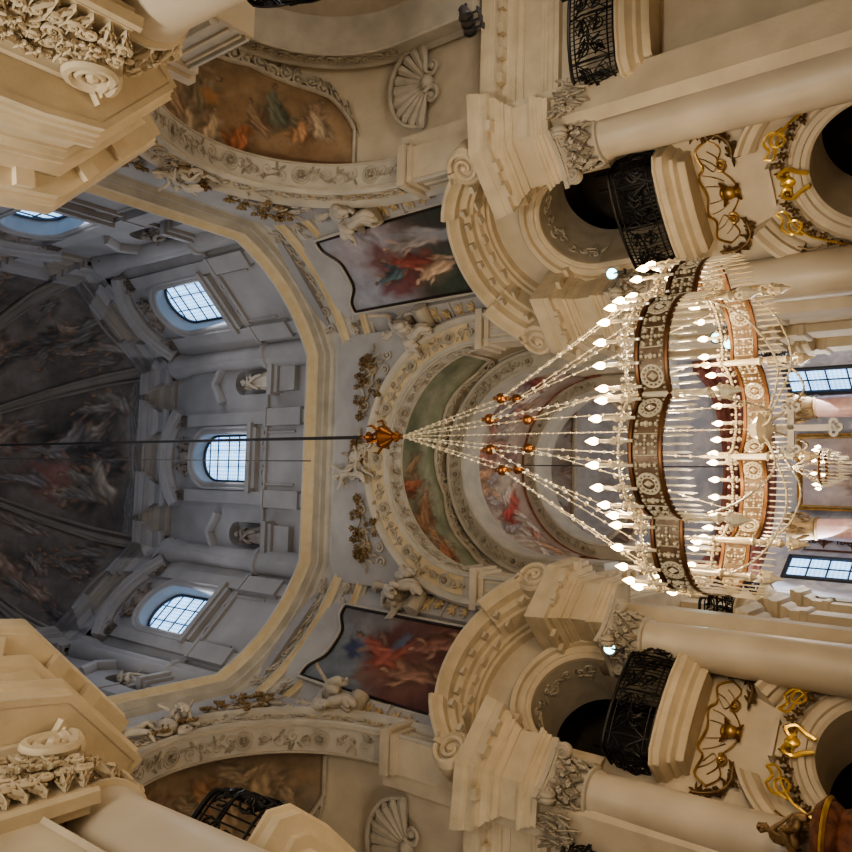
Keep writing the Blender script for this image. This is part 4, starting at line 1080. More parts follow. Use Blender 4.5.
for k in (0, 1, 7, 6, 2):
    cv = Canvas(150, 150, [(0, (.15, .13, .12)), (.3, (.13, .115, .105)), (.7, (.20, .175, .155)), (1, (.15, .125, .115))], 20 + k, 1.)
    cv.clouds(10, (.24, .21, .19), .2, .45); cv.clouds(5, (.08, .075, .07), .22, .6)
    if k == 0:
        cv.rect(0, 0, 1, .10, (.20, .19, .18), .8)
        for i in range(4): cv.rect(.02, .025 * i, .98, .025 * i + .008, (.11, .1, .1), .8)
        cv.blob(.3, .6, .2, .25, .2, (.27, .13, .11), .7, fold=.3); cv.blob(.65, .45, .22, .3, 0, (.05, .05, .05), .8); cv.blob(.35, .3, .2, .14, 0, (.06, .055, .05), .8)
        cv.crowd(14, .15, .2, .9, .5, .33, [(.22, .20, .18), (.16, .15, .14), (.30, .26, .22), (.11, .1, .1)]); cv.crowd(9, .15, .5, .85, .9, .36, [(.30, .15, .12), (.22, .2, .2), (.28, .22, .18)], (1.2, 1.))
    else: cv.crowd(16, .1, .1, .9, .85, .36, [(.22, .19, .17), (.15, .14, .13), (.27, .20, .16), (.10, .09, .09)], (1.4, .8))
    t = empty('dome_fresco', label=names8[k], cat='fresco', group='frescoes inside the dome')
    painted('painted_surface', lambda u, v: dome_pt(k, (u * 2 - 1) * -.9, 3 + 60 * v, .06), cv, M['dfresco'], t)
    lp = [(-.9, 3), (-.3, 3), (.3, 3), (.9, 3), (.9, 20), (.9, 40), (.9, 63), (.3, 63), (-.3, 63), (-.9, 63), (-.9, 40), (-.9, 20)]
    mb = MB(); mb.tube([dome_pt(k, s, th, .08) for s, th in lp], .07, 6, True); mb.build('stucco_border', M['domest'], t)
mb = MB(); mb.panel([(-14, -20), (14, -20), (14, 20), (-14, 20)], [], -.1, 0, lambda u, v, w: (u, v, w)); mb.build('floor', M['floor'], kind='structure')
# ------------------------------------------------------------------ the big crown chandelier
CH = V((.1, 0, 5.08))
ch = empty('crown_chandelier', CH, R(8.4), 'huge crystal crown chandelier with lit candles, hanging on a cable', 'chandelier')
RJ = 1.86
def lobe_pts(k, n=16, sag=.48, r=RJ):
    a0, a1 = R(-90 + 45 * k), R(-90 + 45 * (k + 1)); A = V((r * cos(a0), r * sin(a0))); B = V((r * cos(a1), r * sin(a1)))
    c = (B - A).length / 2; rad = (c * c + sag * sag) / (2 * sag); mid = (A + B) / 2; o = mid.normalized(); ctr = mid + o * (sag - rad)
    b0 = math.atan2((A - ctr).y, (A - ctr).x); b1 = math.atan2((B - ctr).y, (B - ctr).x)
    while b1 < b0: b1 += 2 * PI
    return [V((ctr.x + rad * cos(b0 + (b1 - b0) * i / n), ctr.y + rad * sin(b0 + (b1 - b0) * i / n), 0)) for i in range(n + 1)]
def strip_warp(pts, z0):
    L = [0]
    for i in range(1, len(pts)): L.append(L[-1] + (pts[i] - pts[i - 1]).length)
    def wp(u, v, w):
        s = min(max(u, 1e-5), L[-1] - 1e-5); i = max(j for j in range(len(L) - 1) if L[j] <= s)
        p = pts[i].lerp(pts[i + 1], (s - L[i]) / (L[i + 1] - L[i])); d = (pts[i + 1] - pts[i]).normalized(); n = V((d.y, -d.x, 0))
        p = p + n * w; return (p.x, p.y, z0 + v)
    return wp, L[-1]
def gem(mb, c, r, h, n=6):
    mb.add([(c[0], c[1], c[2] + h)] + [(c[0] + r * cos(2 * PI * i / n), c[1] + r * sin(2 * PI * i / n), c[2]) for i in range(n)] + [(c[0], c[1], c[2] - h)],
           [(0, 1 + i, 1 + (i + 1) % n) for i in range(n)] + [(n + 1, 1 + (i + 1) % n, 1 + i) for i in range(n)])
BH = .345
def lobe(k):
    pts = lobe_pts(k); wp, L = strip_warp(pts, -.2)
    b = MB()
    for z in (0, BH):
        b.mould([(p.x, p.y) for p in reversed(pts)], [(-.02, z - .022), (.03, z - .022), (.036, z), (.03, z + .022), (-.02, z + .022), (-.02, z - .022)], PLAN(-.2))
    bo = b.build('lobe_band', M['brass'], ch)
    b = MB(); b.mould([(q.x, q.y) for q in reversed(pts)], [(-.003, .0), (-.003, BH), (.003, BH), (.003, .0), (-.003, .0)], PLAN(-.2)); b.build('band_lattice', M['bandsheet'], bo)
    mb = MB()                                         # crystal openwork between the two rims
    for zz in (.055, BH - .055): 
        for i in range(int(L / .06)):
            p = wp((i + .5) * .06, zz, 0); gem(mb, p, .022, .022)
    mb.warp = wp
    n = 4
    for i in range(n):
        u = L * (i + .5) / n; v = BH / 2
        if i % 2 == (k % 2):
            for rr_, th in ((.125, .02), (.08, .012)): mb.tube([(u + rr_ * cos(a), v + rr_ * sin(a), 0) for a in np.linspace(0, 2 * PI, 21)[:-1]], th, 5, True)
            for j in range(12): a = PI * j / 6; mb.ball((u + .10 * cos(a), v + .10 * sin(a), 0), .022, 5, 4)
            mb.add([(u, v + .065, 0), (u + .05, v, 0), (u, v - .065, 0), (u - .05, v, 0), (u, v, .05), (u, v, -.05)], [(0, 1, 4), (1, 2, 4), (2, 3, 4), (3, 0, 4), (0, 1, 5), (1, 2, 5), (2, 3, 5), (3, 0, 5)])
        else:
            mb.tube([(u - .12, v - .13, 0), (u + .12, v - .13, 0), (u + .12, v + .13, 0), (u - .12, v + .13, 0)], .012, 4, True)
            for q in np.linspace(-.09, .09, 5): mb.ball((u + q, v, .01), .026, 5, 4); mb.ball((u, v + q, .01), .026, 5, 4)
            for sx in (-1, 1):
                for sy in (-1, 1): mb.ball((u + sx * .085, v + sy * .09, 0), .034, 5, 4)
        u2 = L * i / n
        for q in (-.11, -.05, 0, .05, .11): mb.ball((u2 + .001, v + q, .01), .042 if q == 0 else .028, 5, 4)
    for i in range(13):                                # little crystal crosses standing along the upper rim
        u = L * (i + .5) / 13
        for dx, dz in ((0, .05), (0, .11), (0, .17), (-.045, .11), (.045, .11)): mb.ball((u + dx, BH + .03 + dz, 0), .028, 5, 4)
    mb.warp = None
    mb.build('crystal_openwork', M['crystal'], bo, 20)
    mb = MB()
    for i in range(20):
        u = L * (i + .5) / 20; p = V(wp(u, 0, .02))
        mb.tube([p + V((0, 0, -.03)), p + V((0, 0, -.06)), p + V((0, 0, -.3)), p + V((0, 0, -.36))], [.005, .015, .017, .004], 4); gem(mb, (p.x, p.y, p.z - .045), .016, .016)
    mb.build('crystal_fringe', M['crystal'], bo, 20)
    for i in range(7):
        u = L * (i + .5) / 7; p = V(wp(u, BH, .05))
        c = MB(); c.tube([p + V((0, 0, -.05)), p + V((0, 0, .05)), p + V((0, 0, .09)), p + V((0, 0, .13)), p + V((0, 0, .18)), p + V((0, 0, .22)), p + V((0, 0, .36))], [.02, .02, .05, .02, .05, .026, .024], 8)
        co_ = c.build('candle_holder', M['crystal'], ch)
        c = MB(); c.x = Mx.Translation(p + V((0, 0, .36))); c.lathe([(.001, 0), (.024, .005), (.046, .05), (.044, .085), (.02, .135), (.001, .17)], 10); c.build('lit_bulb', M['bulb'], co_, 80)
for k in range(8): lobe(k)
def beads(mb, a, b, n, r, link=.008):
    a, b = V(a), V(b); mb.tube([a, b], link, 4)
    for i in range(n):
        mb.ball(a.lerp(b, (i + .5) / n), r, 6, 4)
KZ = 10.35 - CH.z
for k in range(8):
    a = R(-90 + 45 * k); J = V((RJ * cos(a), RJ * sin(a), 0))
    mb = MB(); mb.x = Mx.Translation(J)
    mb.lathe([(.001, .78), (.02, .74), (.03, .66), (.016, .62), (.05, .56), (.022, .5), (.03, .36), (.055, .3), (.03, .26), (.045, .22), (.05, -.22), (.07, -.26), (.035, -.3), (.05, -.36), (.03, -.4), (.045, -.58), (.065, -.62), (.03, -.66), (.02, -.68)], 10)
    po = mb.build('pendant_post', M['crystal'], ch)
    mb = MB(); mb.x = Mx.Translation(J + V((0, 0, -.8)))
    mb.lathe([(.001, .13), (.045, .1), (.085, .02), (.07, -.05), (.03, -.11), (.001, -.2)], 8)
    for i in range(6): mb.ball((.08 * cos(i * PI / 3), .08 * sin(i * PI / 3), .06), .025, 5, 4)
    mb.build('crystal_finial', M['crystal'], po, 20)
    # chains: knob to copper ball, ball to the two neighbouring fixings
    B = V((.6 * cos(a + R(10)), .6 * sin(a + R(10)), 3.08))
    mb = MB(); beads(mb, (0, 0, KZ), B, 16, .027); mb.build('crystal_chain', M['crystal'], ch)
    mb = MB(); mb.ball(B, .085, 12, 8); mb.tube([B + V((0, 0, .13)), B - V((0, 0, .13))], [.03, .03], 6); mb.build('copper_ball', M['copper'], ch)
    mb = MB(); beads(mb, B, J + V((0, 0, .78)), 12, .03); mb.build('crystal_chain', M['crystal'], ch)
    a2 = a + R(22.5); mb = MB(); beads(mb, B, (2.12 * cos(a2), 2.12 * sin(a2), .22), 15, .026); mb.build('crystal_chain', M['crystal'], ch)
    # crown hoops below the ring
    H = smooth([J + V((0, 0, -.35)), V((1.55 * cos(a), 1.55 * sin(a), -.75)), V((.95 * cos(a), .95 * sin(a), -1.0)), V((.4 * cos(a), .4 * sin(a), -.86)), V((.06 * cos(a), .06 * sin(a), -.66))], 6)
    mb = MB(); mb.tube(H, .012, 5)
    for p in H[::1]: mb.ball(p, .022, 5, 4)
    mb.build('crown_hoop', M['crystal'], ch)
mb = MB(); beads(mb, (0, 0, KZ), (0, 0, -.55), 60, .018); mb.build('centre_chain', M['crystal'], ch)
mb = MB(); mb.lathe([(.001, -.5), (.1, -.55), (.2, -.66), (.16, -.76), (.06, -.8), (.05, -.84), (.001, -.84)], 14); mb.build('cross_boss', M['crystal'], ch)
mb = MB()
qz = R(-8.4)
mb.x = Mx.Rotation(qz, 4, 'Z')
mb.box((0, 0, -1.15), (.075, .05, .66)); mb.box((0, 0, -1.02), (.46, .05, .075))
for c in ((0, -1.5), (-.26, -1.02), (.26, -1.02)):
    dx, dz = (0, -1) if c[0] == 0 else ((1 if c[0] > 0 else -1), 0)
    for e in (-1, 0, 1):
        o = V((c[0] + dx * .05 * (e == 0) + (e * .06 if dx == 0 else 0), 0, c[1] + dz * .05 * (e == 0) + (e * .06 if dz == 0 else 0)))
        mb.lathe([(.02, -.02), (.055, -.02), (.055, .02), (.02, .02)], 12, o, 'y')
mb.build('trefoil_cross', M['white'], ch)
mb = MB(); mb.lathe([(.001, .95), (.05, .9), (.05, .8), (.1, .72), (.06, .66), (.12, .56), (.2, .42), (.2, .34), (.11, .22), (.06, .16), (.1, .08), (.04, 0), (.05, -.06), (.001, -.1)], 16, (0, 0, KZ + .05))
for i in range(6):
    a = i * PI / 3; mb.tube([V((.16 * cos(a), .16 * sin(a), KZ + .42)), V((.3 * cos(a), .3 * sin(a), KZ + .5)), V((.28 * cos(a), .28 * sin(a), KZ + .62))], [.03, .025, .01], 5)
mb.build('copper_crown_knob', M['copper'], ch)
mb = MB(); mb.tube([(0, 0, KZ + .9), (0, 0, 34.9 - CH.z)], .032, 8); mb.build('cable', M['cable'], ch)
# ------------------------------------------------------------------ choir: second vault, third arch, apse, altar wall
t = empty('vault_fresco', label='large fresco of many figures and coffered arches on the choir vault behind the chains', cat='fresco', group='frescoes on the choir vaults')
cv = Canvas(300, 90, [(0, (.42, .33, .27)), (.5, (.55, .46, .38)), (1, (.40, .30, .25))], 31, 3.3)
cv.clouds(14, (.50, .43, .36), .3, .5); cv.clouds(6, (.26, .17, .14), .3, .5)
for i in range(7):
    for j in range(3): cv.rect(2.25 + i * .085, .25 + j * .17, 2.25 + i * .085 + .05, .25 + j * .17 + .1, (.30, .22, .13), .7)
for i in range(6): cv.rect(.35 + i * .09, .2, .35 + i * .09 + .05, .8, (.33, .26, .2), .6)
cv.crowd(40, .25, .15, 3.05, .85, .45, [(.48, .24, .19), (.62, .50, .40), (.36, .31, .30), (.55, .34, .22), (.34, .22, .19), (.62, .53, .46)], (1.5, .9))
cv.fig(1.0, .55, .55, 1.0, (.42, .10, .08)); cv.blob(1.15, .7, .22, .12, .5, (.45, .12, .09), .9, fold=.4)
cv.fig(2.9, .5, .6, 2., (.30, .10, .08)); cv.fig(1.9, .5, .5, 1.4, (.36, .22, .18))
painted('painted_surface', lambda u, v: (-2.98 * cos(PI * (.06 + .88 * u)), 10.4 + 2.9 * v, 13.0 + 2.98 * sin(PI * (.06 + .88 * u))), cv, M['fresco'], t)
mb = MB(); mb.grid(lambda u, v: (-3.05 * cos(PI * u), 10.2 + 3.3 * v, 13.0 + 3.05 * sin(PI * u)), 33, 3)
for s in (-1, 1): mb.grid(lambda u, v: (s * 3.05, 10.2 + 3.3 * v, 11 + 2 * u), 2, 2)
mb.build('ceiling_choir', M['stone'], kind='structure')
mb = MB()
mb.mould([(-2.5, 10.8)] + arc(2.5, 12.95, 180, 0, 44) + [(2.5, 10.8)], [(0, -1.0), (0, .08), (.06, .12), (.1, .06), (.42, .06), (.46, .12), (.5, .1), (.5, 0), (1.4, 0), (1.4, -.6)], lambda u, v, w: (u, 13.45 - w, v))
ta = mb.build('wall_apse_arch', M['white'], kind='structure')
mb = MB(); rg = random.Random(3); mb.warp = lambda u, v, w: (-(2.76 + v) * cos(u / 2.76), 13.38 - w, 12.95 + (2.76 + v) * sin(u / 2.76)); rinceau(mb, .3, 8.4, .3, rg); mb.warp = None; mb.build('archivolt_relief', M['relief'], ta)
mb = MB(); mb.tube([(x, 13.36, z) for x, z in arc(3.02, 12.95, 178, 2, 50)], .07, 6); mb.build('red_edge', M['red'], ta)
# apse
AY, AR = 14.3, 3.45
mb = MB(); mb.grid(lambda u, v: (-AR * cos(PI * u), AY + AR * sin(PI * u) * 1., 13.4 * v), 41, 8); 
for s in (-1, 1): mb.grid(lambda u, v: (s * AR, AY - 1.2 * u, 13.4 * v), 2, 2)
mb.build('wall_apse', M['blue'], kind='structure')
mb = MB(); mb.grid(lambda u, v: (-AR * cos(PI * u) * cos(v * PI / 2), AY + AR * sin(PI * u) * cos(v * PI / 2), 13.3 + AR * sin(v * PI / 2)), 33, 14); mb.build('ceiling_apse', M['stone'], kind='structure')
t = empty('apse_fresco', label='fresco of dark robed figures round a pale sky on the apse half dome', cat='fresco')
cv = Canvas(200, 110, [(0, (.30, .24, .20)), (.55, (.38, .33, .30)), (1, (.45, .43, .42))], 41, 2.)
cv.clouds(9, (.50, .47, .44), .3, .5); cv.crowd(26, .08, .05, 1.92, .55, .36, [(.22, .11, .10), (.30, .22, .20), (.40, .34, .31), (.17, .15, .17)], (1.5, .7))
ap = lambda u, v, o=.05: (-(AR - o) * cos(PI * u) * cos(v * 1.45), AY + (AR - o) * sin(PI * u) * cos(v * 1.45), 13.32 + (AR - o) * sin(v * 1.45))
painted('painted_surface', lambda u, v: ap(.03 + .94 * u, .02 + .95 * v), cv, M['fresco'], t)
mb = MB(); lp = [(.5 + .34 * cos(a), .30 + .24 * sin(a)) for a in np.linspace(0, 2 * PI, 41)[:-1]]
mb.tube([ap(u, v, .08) for u, v in lp], .10, 6, True)
for u, v in lp[::2]: mb.ball(ap(u, v, .14), .09, 6, 4)
mb.build('oval_frame', M['relief'], t)
cv = Canvas(60, 60, [(0, (.36, .37, .42)), (1, (.46, .45, .47))], 42, 1.); cv.clouds(6, (.28, .26, .27), .2, .5)
painted('sky_panel', lambda u, v: ap(.5 + (.33 * v) * cos(2 * PI * u), .30 + .235 * v * sin(2 * PI * u), .07), cv, M['fresco'], t)
mb = MB()
AL = [(AR * cos(R(a)), AY + AR * sin(R(a))) for a in range(182, -3, -5)]
for z, o in ((8.7, 0), (9.3, .1), (9.9, 0)):
    mb.mould([(x, y) for x, y in AL][::-1], [(0, 0), (.14, .05), (.14, .14), (.3, .2), (.3, .3), (.42, .36), (.42, .44), (.0, .5)], PLAN(z))
mb.mould(AL[::-1], [(.06, 0), (.06, 1.3)], PLAN(8.75))
mb.build('trim_apse_cornice', M['red'], kind='structure')
# windows of the apse
for i, s in enumerate((1, -1)):
    g = R(90 - s * 57 + (4 if s < 0 else 0)); c = V(((AR - .02) * cos(g), AY + (AR - .02) * sin(g), 0)); rz = g + PI / 2
    f = MB(); f.mould([(-.5, 3.8), (-.5, 7.9), (.5, 7.9), (.5, 3.8)], [(0, .0), (0, .1), (.06, .14), (.12, .1), (.12, 0)], W)
    for z in (4.4, 5.0, 5.6, 6.2, 6.8, 7.35): f.box((0, .045, z), (1.0, .04, .04))
    f.box((0, .045, 5.9), (.035, .04, 4.1))
    o = f.build('window_%d' % (9 + i), M['lead'], kind='structure'); o.location = c; o.rotation_euler = (0, 0, rz)
    p = MB(); p.panel([(-.5, 3.8), (.5, 3.8), (.5, 7.9), (-.5, 7.9)], [], .02, .03, W); p.build('pane', M['pane'], o)
# altar: pink marble columns with gilt capitals, painting in gilt frame, scrolled wall panels
def altar_column(x, y, label):
    t = empty('altar_column', (x, y, 0), label=label, cat='column', group='pink marble altar columns')
    mb = MB(); mb.lathe([(.36, 1), (.36, 3), (.34, 6.2), (.31, 7.0)], 24); mb.build('shaft', M['pink'], t, 60)
    mb = MB(); mb.lathe([(.34, 7.0), (.38, 7.05), (.33, 7.1), (.36, 7.5), (.46, 7.75), (.46, 7.85), (.001, 7.85)], 16)
    rg = random.Random(int(x * 10))
    for i in range(30):
        a = rg.random() * 6.3; z = 7.12 + rg.random() * .55
        mb.warp = lambda u, v, w, a=a, z=z: ((.35 + w + (z - 7.1) * .12) * cos(a + u / .4), (.35 + w + (z - 7.1) * .12) * sin(a + u / .4), z + v)
        mb.leaf((0, 0, 0), PI / 2, .24, .13, .05, .7)
    mb.warp = None; mb.build('gilt_capital', M['bronze'], t)
altar_column(1.95, 15.7, 'pink marble altar column with gilded capital beside the window above the cross')
altar_column(-1.75, 15.7, 'pink marble altar column with gilded capital below the small chandelier')
t = empty('altar_painting', label='pinkish altar painting in a gilt frame behind the small chandelier', cat='painting')
cv = Canvas(90, 140, [(0, (.26, .2, .18)), (.6, (.45, .37, .36)), (1, (.40, .36, .40))], 51, .7); cv.clouds(8, (.5, .44, .44), .2, .5); cv.crowd(9, .1, .2, .6, .9, .3, [(.42, .2, .16), (.3, .27, .32), (.48, .40, .36)], (1.5, .7))
painted('canvas', lambda u, v: (-1.05 + 2.1 * u, 16.9, 2.5 + 5.2 * v), cv, M['fresco'], t)
mb = MB(); mb.mould([(-1.05, 2.5), (-1.05, 7.7), (1.05, 7.7), (1.05, 2.5)], [(0, 0), (0, .1), (.06, .16), (.12, .1), (.16, .12), (.18, 0)], lambda u, v, w: (u, 16.92 - w, v), True); mb.build('gilt_frame', M['oldgold'], t)
mb = MB()
for s in (1, -1):
    g0 = R(90 - s * 40)
    mb.warp = lambda u, v, w, g0=g0: ((AR - .03 - w) * cos(g0 - u / AR), AY + (AR - .03 - w) * sin(g0 - u / AR), v)
    for z in (4.5, 5.4, 6.3, 7.1):
        mb.spiral((0, z, 0), .16, 0, 1.4, 1, .022, .01); mb.spiral((.0, z + .3, 0), .13, 2, 1.4, -1, .02, .01)
        for q in range(4): mb.leaf((0, z, 0), q * 1.6, .26, .09, .015)
    mb.mould([(-.32, 4), (-.32, 7.6), (.32, 7.6), (.32, 4)], [(0, 0), (.01, .03), (.05, .03), (.06, 0)], lambda u, v, w: (u, v, w), True)
mb.warp = None; mb.build('trim_apse_panels', M['wood'], kind='structure')
# side walls of the choir
for s, nm in ((1, 'east'), (-1, 'west')):
    e = 0 if s > 0 else .33
    mb = MB(); mb.box((s * (3.72 + e), 10.8, 6.6), (.5, 7.4, 13.2))
    for y in (8.2, 10.55, 12.9): mb.box((s * (3.4 + e), y, 3.4), (.36, .8, 6.8)); mb.box((s * (3.4 + e), y, 8.5), (.24, .6, 4))
    wl = mb.build('wall_choir_%s' % nm, M['stone'], kind='structure')
    mb = MB()
    for y in (8.2, 10.55, 12.9):
        p = [(3.5, y - .4), (3.2, y - .4), (3.2, y + .4), (3.5, y + .4)]
        p = [(s * (a + e), b) for a, b in p]
        if s > 0: p = p[::-1]
        mb.mould(p[::-1] if True else p, [(0, 0), (.05, .04), (.05, .16), (.02, .2), (.02, .42), (.1, .5), (.12, .6), (.22, .64), (.22, .76), (.28, .84), (.28, .9), (-.3, .92)], PLAN(6.1))
    mb.build('pilaster_cornice', M['stone'], wl)
BG = 'grille balconies of the choir'
for s, y, z, lab in ((-1, 9.3, 6.95, 'dark iron grille balcony on the choir side wall just below the chandelier rim'), (-1, 11.7, 7.1, 'further dark grille balcony of the choir wall beside the block cornice'),
                  (1, 9.35, 6.5, 'choir grille balcony behind the upper half of the chandelier'), (1, 11.75, 6.3, 'dark choir balcony grille beside the window above the cross')):
    b = make_balcony(lab, BG, hw=.68, dep=.5, zb=z, hs=.4, hr=.85, bow=.12, fancy=False)
    b.location = (s * (3.46 if s > 0 else 3.79), y, 0); b.rotation_euler = (0, 0, PI / 2 if s > 0 else -PI / 2)
for s, lab in ((1, 'pair of cold floodlights glowing behind the upper part of the chandelier ring, upper lamp'), (-1, 'cold floodlight at the lower rim of the chandelier by the choir balcony')):
    make_flood(lab, (s * 3.0, 8.6 if s > 0 else 8.5, 7.9 if s < 0 else 7.75), (s * 1.5, 2, 8), 18)
make_flood('second lamp of the pair of cold floodlights behind the chandelier ring', (2.85, 8.75, 7.5), (1, 2, 7), 18)

# small chandelier in the choir
t = empty('small_chandelier', (0, 12.5, 6.1), 0, 'small glittering crystal chandelier with lit candles in the choir', 'chandelier')
mb = MB(); mb.lathe([(.001, .95), (.04, .9), (.02, .8), (.06, .7), (.03, .6)], 8); mb.build('finial', M['crystal'], t)
mb = MB()
for r, z in ((.5, .1), (.42, -.12), (.3, -.3), (.16, -.42)):
    for i in range(int(r * 60)): a = 2 * PI * i / int(r * 60); mb.tube([(r * cos(a), r * sin(a), z), (r * .98 * cos(a), r * .98 * sin(a), z - .19)], [.03, .012], 4)
mb.build('crystal_tiers', M['crystal'], t, 20)
for i in range(10):
    a = 2 * PI * i / 10
    mb = MB(); beads(mb, (.04 * cos(a), .04 * sin(a), .85), (.5 * cos(a), .5 * sin(a), .1), 12, .022); mb.build('crystal_chain', M['crystal'], t)
    mb = MB(); mb.x = Mx.Translation((.56 * cos(a), .56 * sin(a), .16)); mb.lathe([(.001, 0), (.03, .03), (.045, .07), (.02, .13), (.001, .17)], 8); mb.build('lit_bulb', M['bulb'], t)
mb = MB(); mb.lathe([(.47, .08), (.52, .1), (.52, .14), (.47, .16)], 30); mb.build('ring', M['brass'], t)
mb = MB(); mb.tube([(0, 0, .9), (0, 0, 9.6)], .018, 6); mb.build('wire', M['wire'], t)
# ------------------------------------------------------------------ stucco work on the arch walls, side balconies, near piers, pulpit
def make_garland(seed):
    """hangs on the arch wall from the console angel towards the keystone; local x = b, y = a, z up"""
    rg = random.Random(seed); WP = lambda u, v, w: (u, 6.18 - w, v)
    parts = []
    mb = MB(); mb.warp = WP
    mb.curve([(2.95, 16.4, .06), (2.7, 17.0, .06), (2.4, 16.7, .08), (2.2, 17.1, .06), (1.75, 16.95, .06), (1.4, 17.15, .06), (1.1, 17.0, .05)], .03)
    mb.curve([(2.2, 17.1, .05), (2.0, 16.7, .06), (1.9, 16.35, .05), (1.62, 16.55, .04)], .028)
    for p in ((2.9, 16.1), (2.5, 16.2), (1.5, 16.9)): mb.spiral((p[0], p[1], .02), .16, rg.random() * 6, 1.4, 1, .03, .03)
    parts.append(('stem', mb, M['relief']))
    for p, r, n in (((2.55, 16.75), .32, 10), ((2.15, 16.95), .2, 6), ((1.95, 16.4), .2, 6), ((1.55, 17.0), .2, 6), ((2.85, 16.9), .2, 6), ((1.2, 17.05), .12, 4)):
        mb = MB(); mb.warp = WP; mb.ball((p[0], p[1], .03), r * .8, 8, 6, (1, 1, .2))
        for i in range(n): mb.flower((p[0] + rg.uniform(-r, r), p[1] + rg.uniform(-r, r), .06 + rg.random() * .12), rg.uniform(.055, .1), .06)
        mb.warp = None; parts.append(('flower_cluster', mb, M['garland']))
    mb = MB(); mb.warp = WP
    for i in range(26):
        mb.leaf((rg.uniform(1.2, 3.0), rg.uniform(16.3, 17.15), .05), rg.random() * 6.3, rg.uniform(.16, .3), .1, .05)
    mb.warp = None; parts.append(('leaves', mb, M['statue']))
    return parts
for nm, rz, labs in (('north', 0, ('flower garland on the wall above the choir arch, on the upper side of the keystone', 'flower garland on the wall above the choir arch, below the keystone putti')),
                     ('east', -PI / 2, ('flower garland above the upper side arch, its left half near the corner pier', 'flower garland above the upper side arch, its right half by the painting')),
                     ('west', PI / 2, ('flower garland above the lower side arch, its right half by the painting', 'flower garland above the lower side arch, its left half near the corner pier'))):
    for s, lab in ((1, labs[0]), (-1, labs[1])):
        t = empty('stucco_garland', (0, 0, 0), rz, lab, 'garland', 'stucco garlands above the arches')
        for pn, mb, m in make_garland(3):
            if s < 0: mb.v = [V((-p.x, p.y, p.z)) for p in mb.v]
            mb.build(pn, m, t)
PG = 'putti over the arches'
def putto(label, b, z, rz, roll=0, seed=0, pose='fly', a=5.95):
    o = angel(label, PG, M['statue'], .62, seed, pose, True, True, seed % 2 == 0, 'putto', 'putto')
    c, s_ = cos(rz), sin(rz); x, y = b, a
    o.location = (x * c - y * s_, x * s_ + y * c, z); o.rotation_euler = (0, roll, rz + PI); return o
putto('stucco putto at the keystone above the choir arch, under the copper knob', -.25, 16.75, 0, .3, 1)
putto('second stucco putto lying at the keystone above the choir arch', -.72, 16.35, 0, -.7, 2)
putto('pair of putti over the upper side arch, upper one', .75, 16.15, -PI / 2, .5, 3)
putto('pair of putti over the upper side arch, lower one', .1, 16.1, -PI / 2, -.9, 4)
putto('stucco putto lying over the lower side arch', -.5, 16.1, PI / 2, .9, 5)
putto('stucco putto sitting over the lower side arch', .1, 16.2, PI / 2, -.4, 6)
def cluster(label, b, z, rz, seed):
    rg = random.Random(seed)
    t = empty('keystone_ornament', (0, 0, 0), rz, label, 'ornament', 'keystone ornaments'); mb = MB(); mb.warp = lambda u, v, w: (u, 6.15 - w, v)
    for i in range(5): mb.spiral((b + rg.uniform(-.5, .5), z + rg.uniform(-.4, .3), .05), rg.uniform(.13, .22), rg.random() * 6, 1.4, rg.choice((-1, 1)), .05, .06)
    for i in range(16): mb.leaf((b + rg.uniform(-.55, .55), z + rg.uniform(-.4, .35), .06), rg.random() * 6.3, .34, .14, .07)
    mb.ball((b, z, .15), .22, 10, 8, (1, 1.2, .6)); mb.warp = None; mb.build('cartouche', M['statue'], t)
    mb = MB(); mb.warp = lambda u, v, w: (u, 6.15 - w, v)
    mb.ball((b, z, .08), .5, 10, 6, (1, .8, .1))
    for i in range(7): mb.flower((b + rg.uniform(-.6, .6), z + rg.uniform(-.45, .4), .14), .12, .06)
    mb.warp = None; mb.build('flowers', M['bronze'], t)
cluster('scrolled keystone ornament above the choir arch behind the knob', .0, 17.05, 0, 1)
cluster('scrolled keystone ornament over the upper side arch', .3, 16.5, -PI / 2, 2)
cluster('scrolled keystone ornament over the lower side arch', -.2, 16.5, PI / 2, 3)
# balconies in the side arms
SB = 'balconies of the side arms'
for lab, loc, rz in (('balcony with black grille at the top edge, right of the side arch shell', (8.25, 3.42, .15), PI), ('balcony with black grille at the bottom edge, next to the lower side arch', (-8.3, 3.42, .15), PI)):
    b = make_balcony(lab, SB, hw=1.15, dep=.7); b.location = loc; b.rotation_euler = (0, 0, rz)
for lab, s in (('black grille of the nave balcony in the upper left corner', 1), ('black grille of the nave balcony in the lower left corner', -1)):
    b = make_balcony(lab, SB, hw=.9, dep=.6); b.location = (s * 3.5, -9.2, .2); b.rotation_euler = (0, 0, s * PI / 2)
for i in range(3):
    make_flood(('first', 'second', 'third')[i] + ' of three tiny dark spotlights on the cornice at the top edge', (8.3, 1.75 - .22 * i, 10.35 - .1 * i), (5, 1.5, 9), 0)
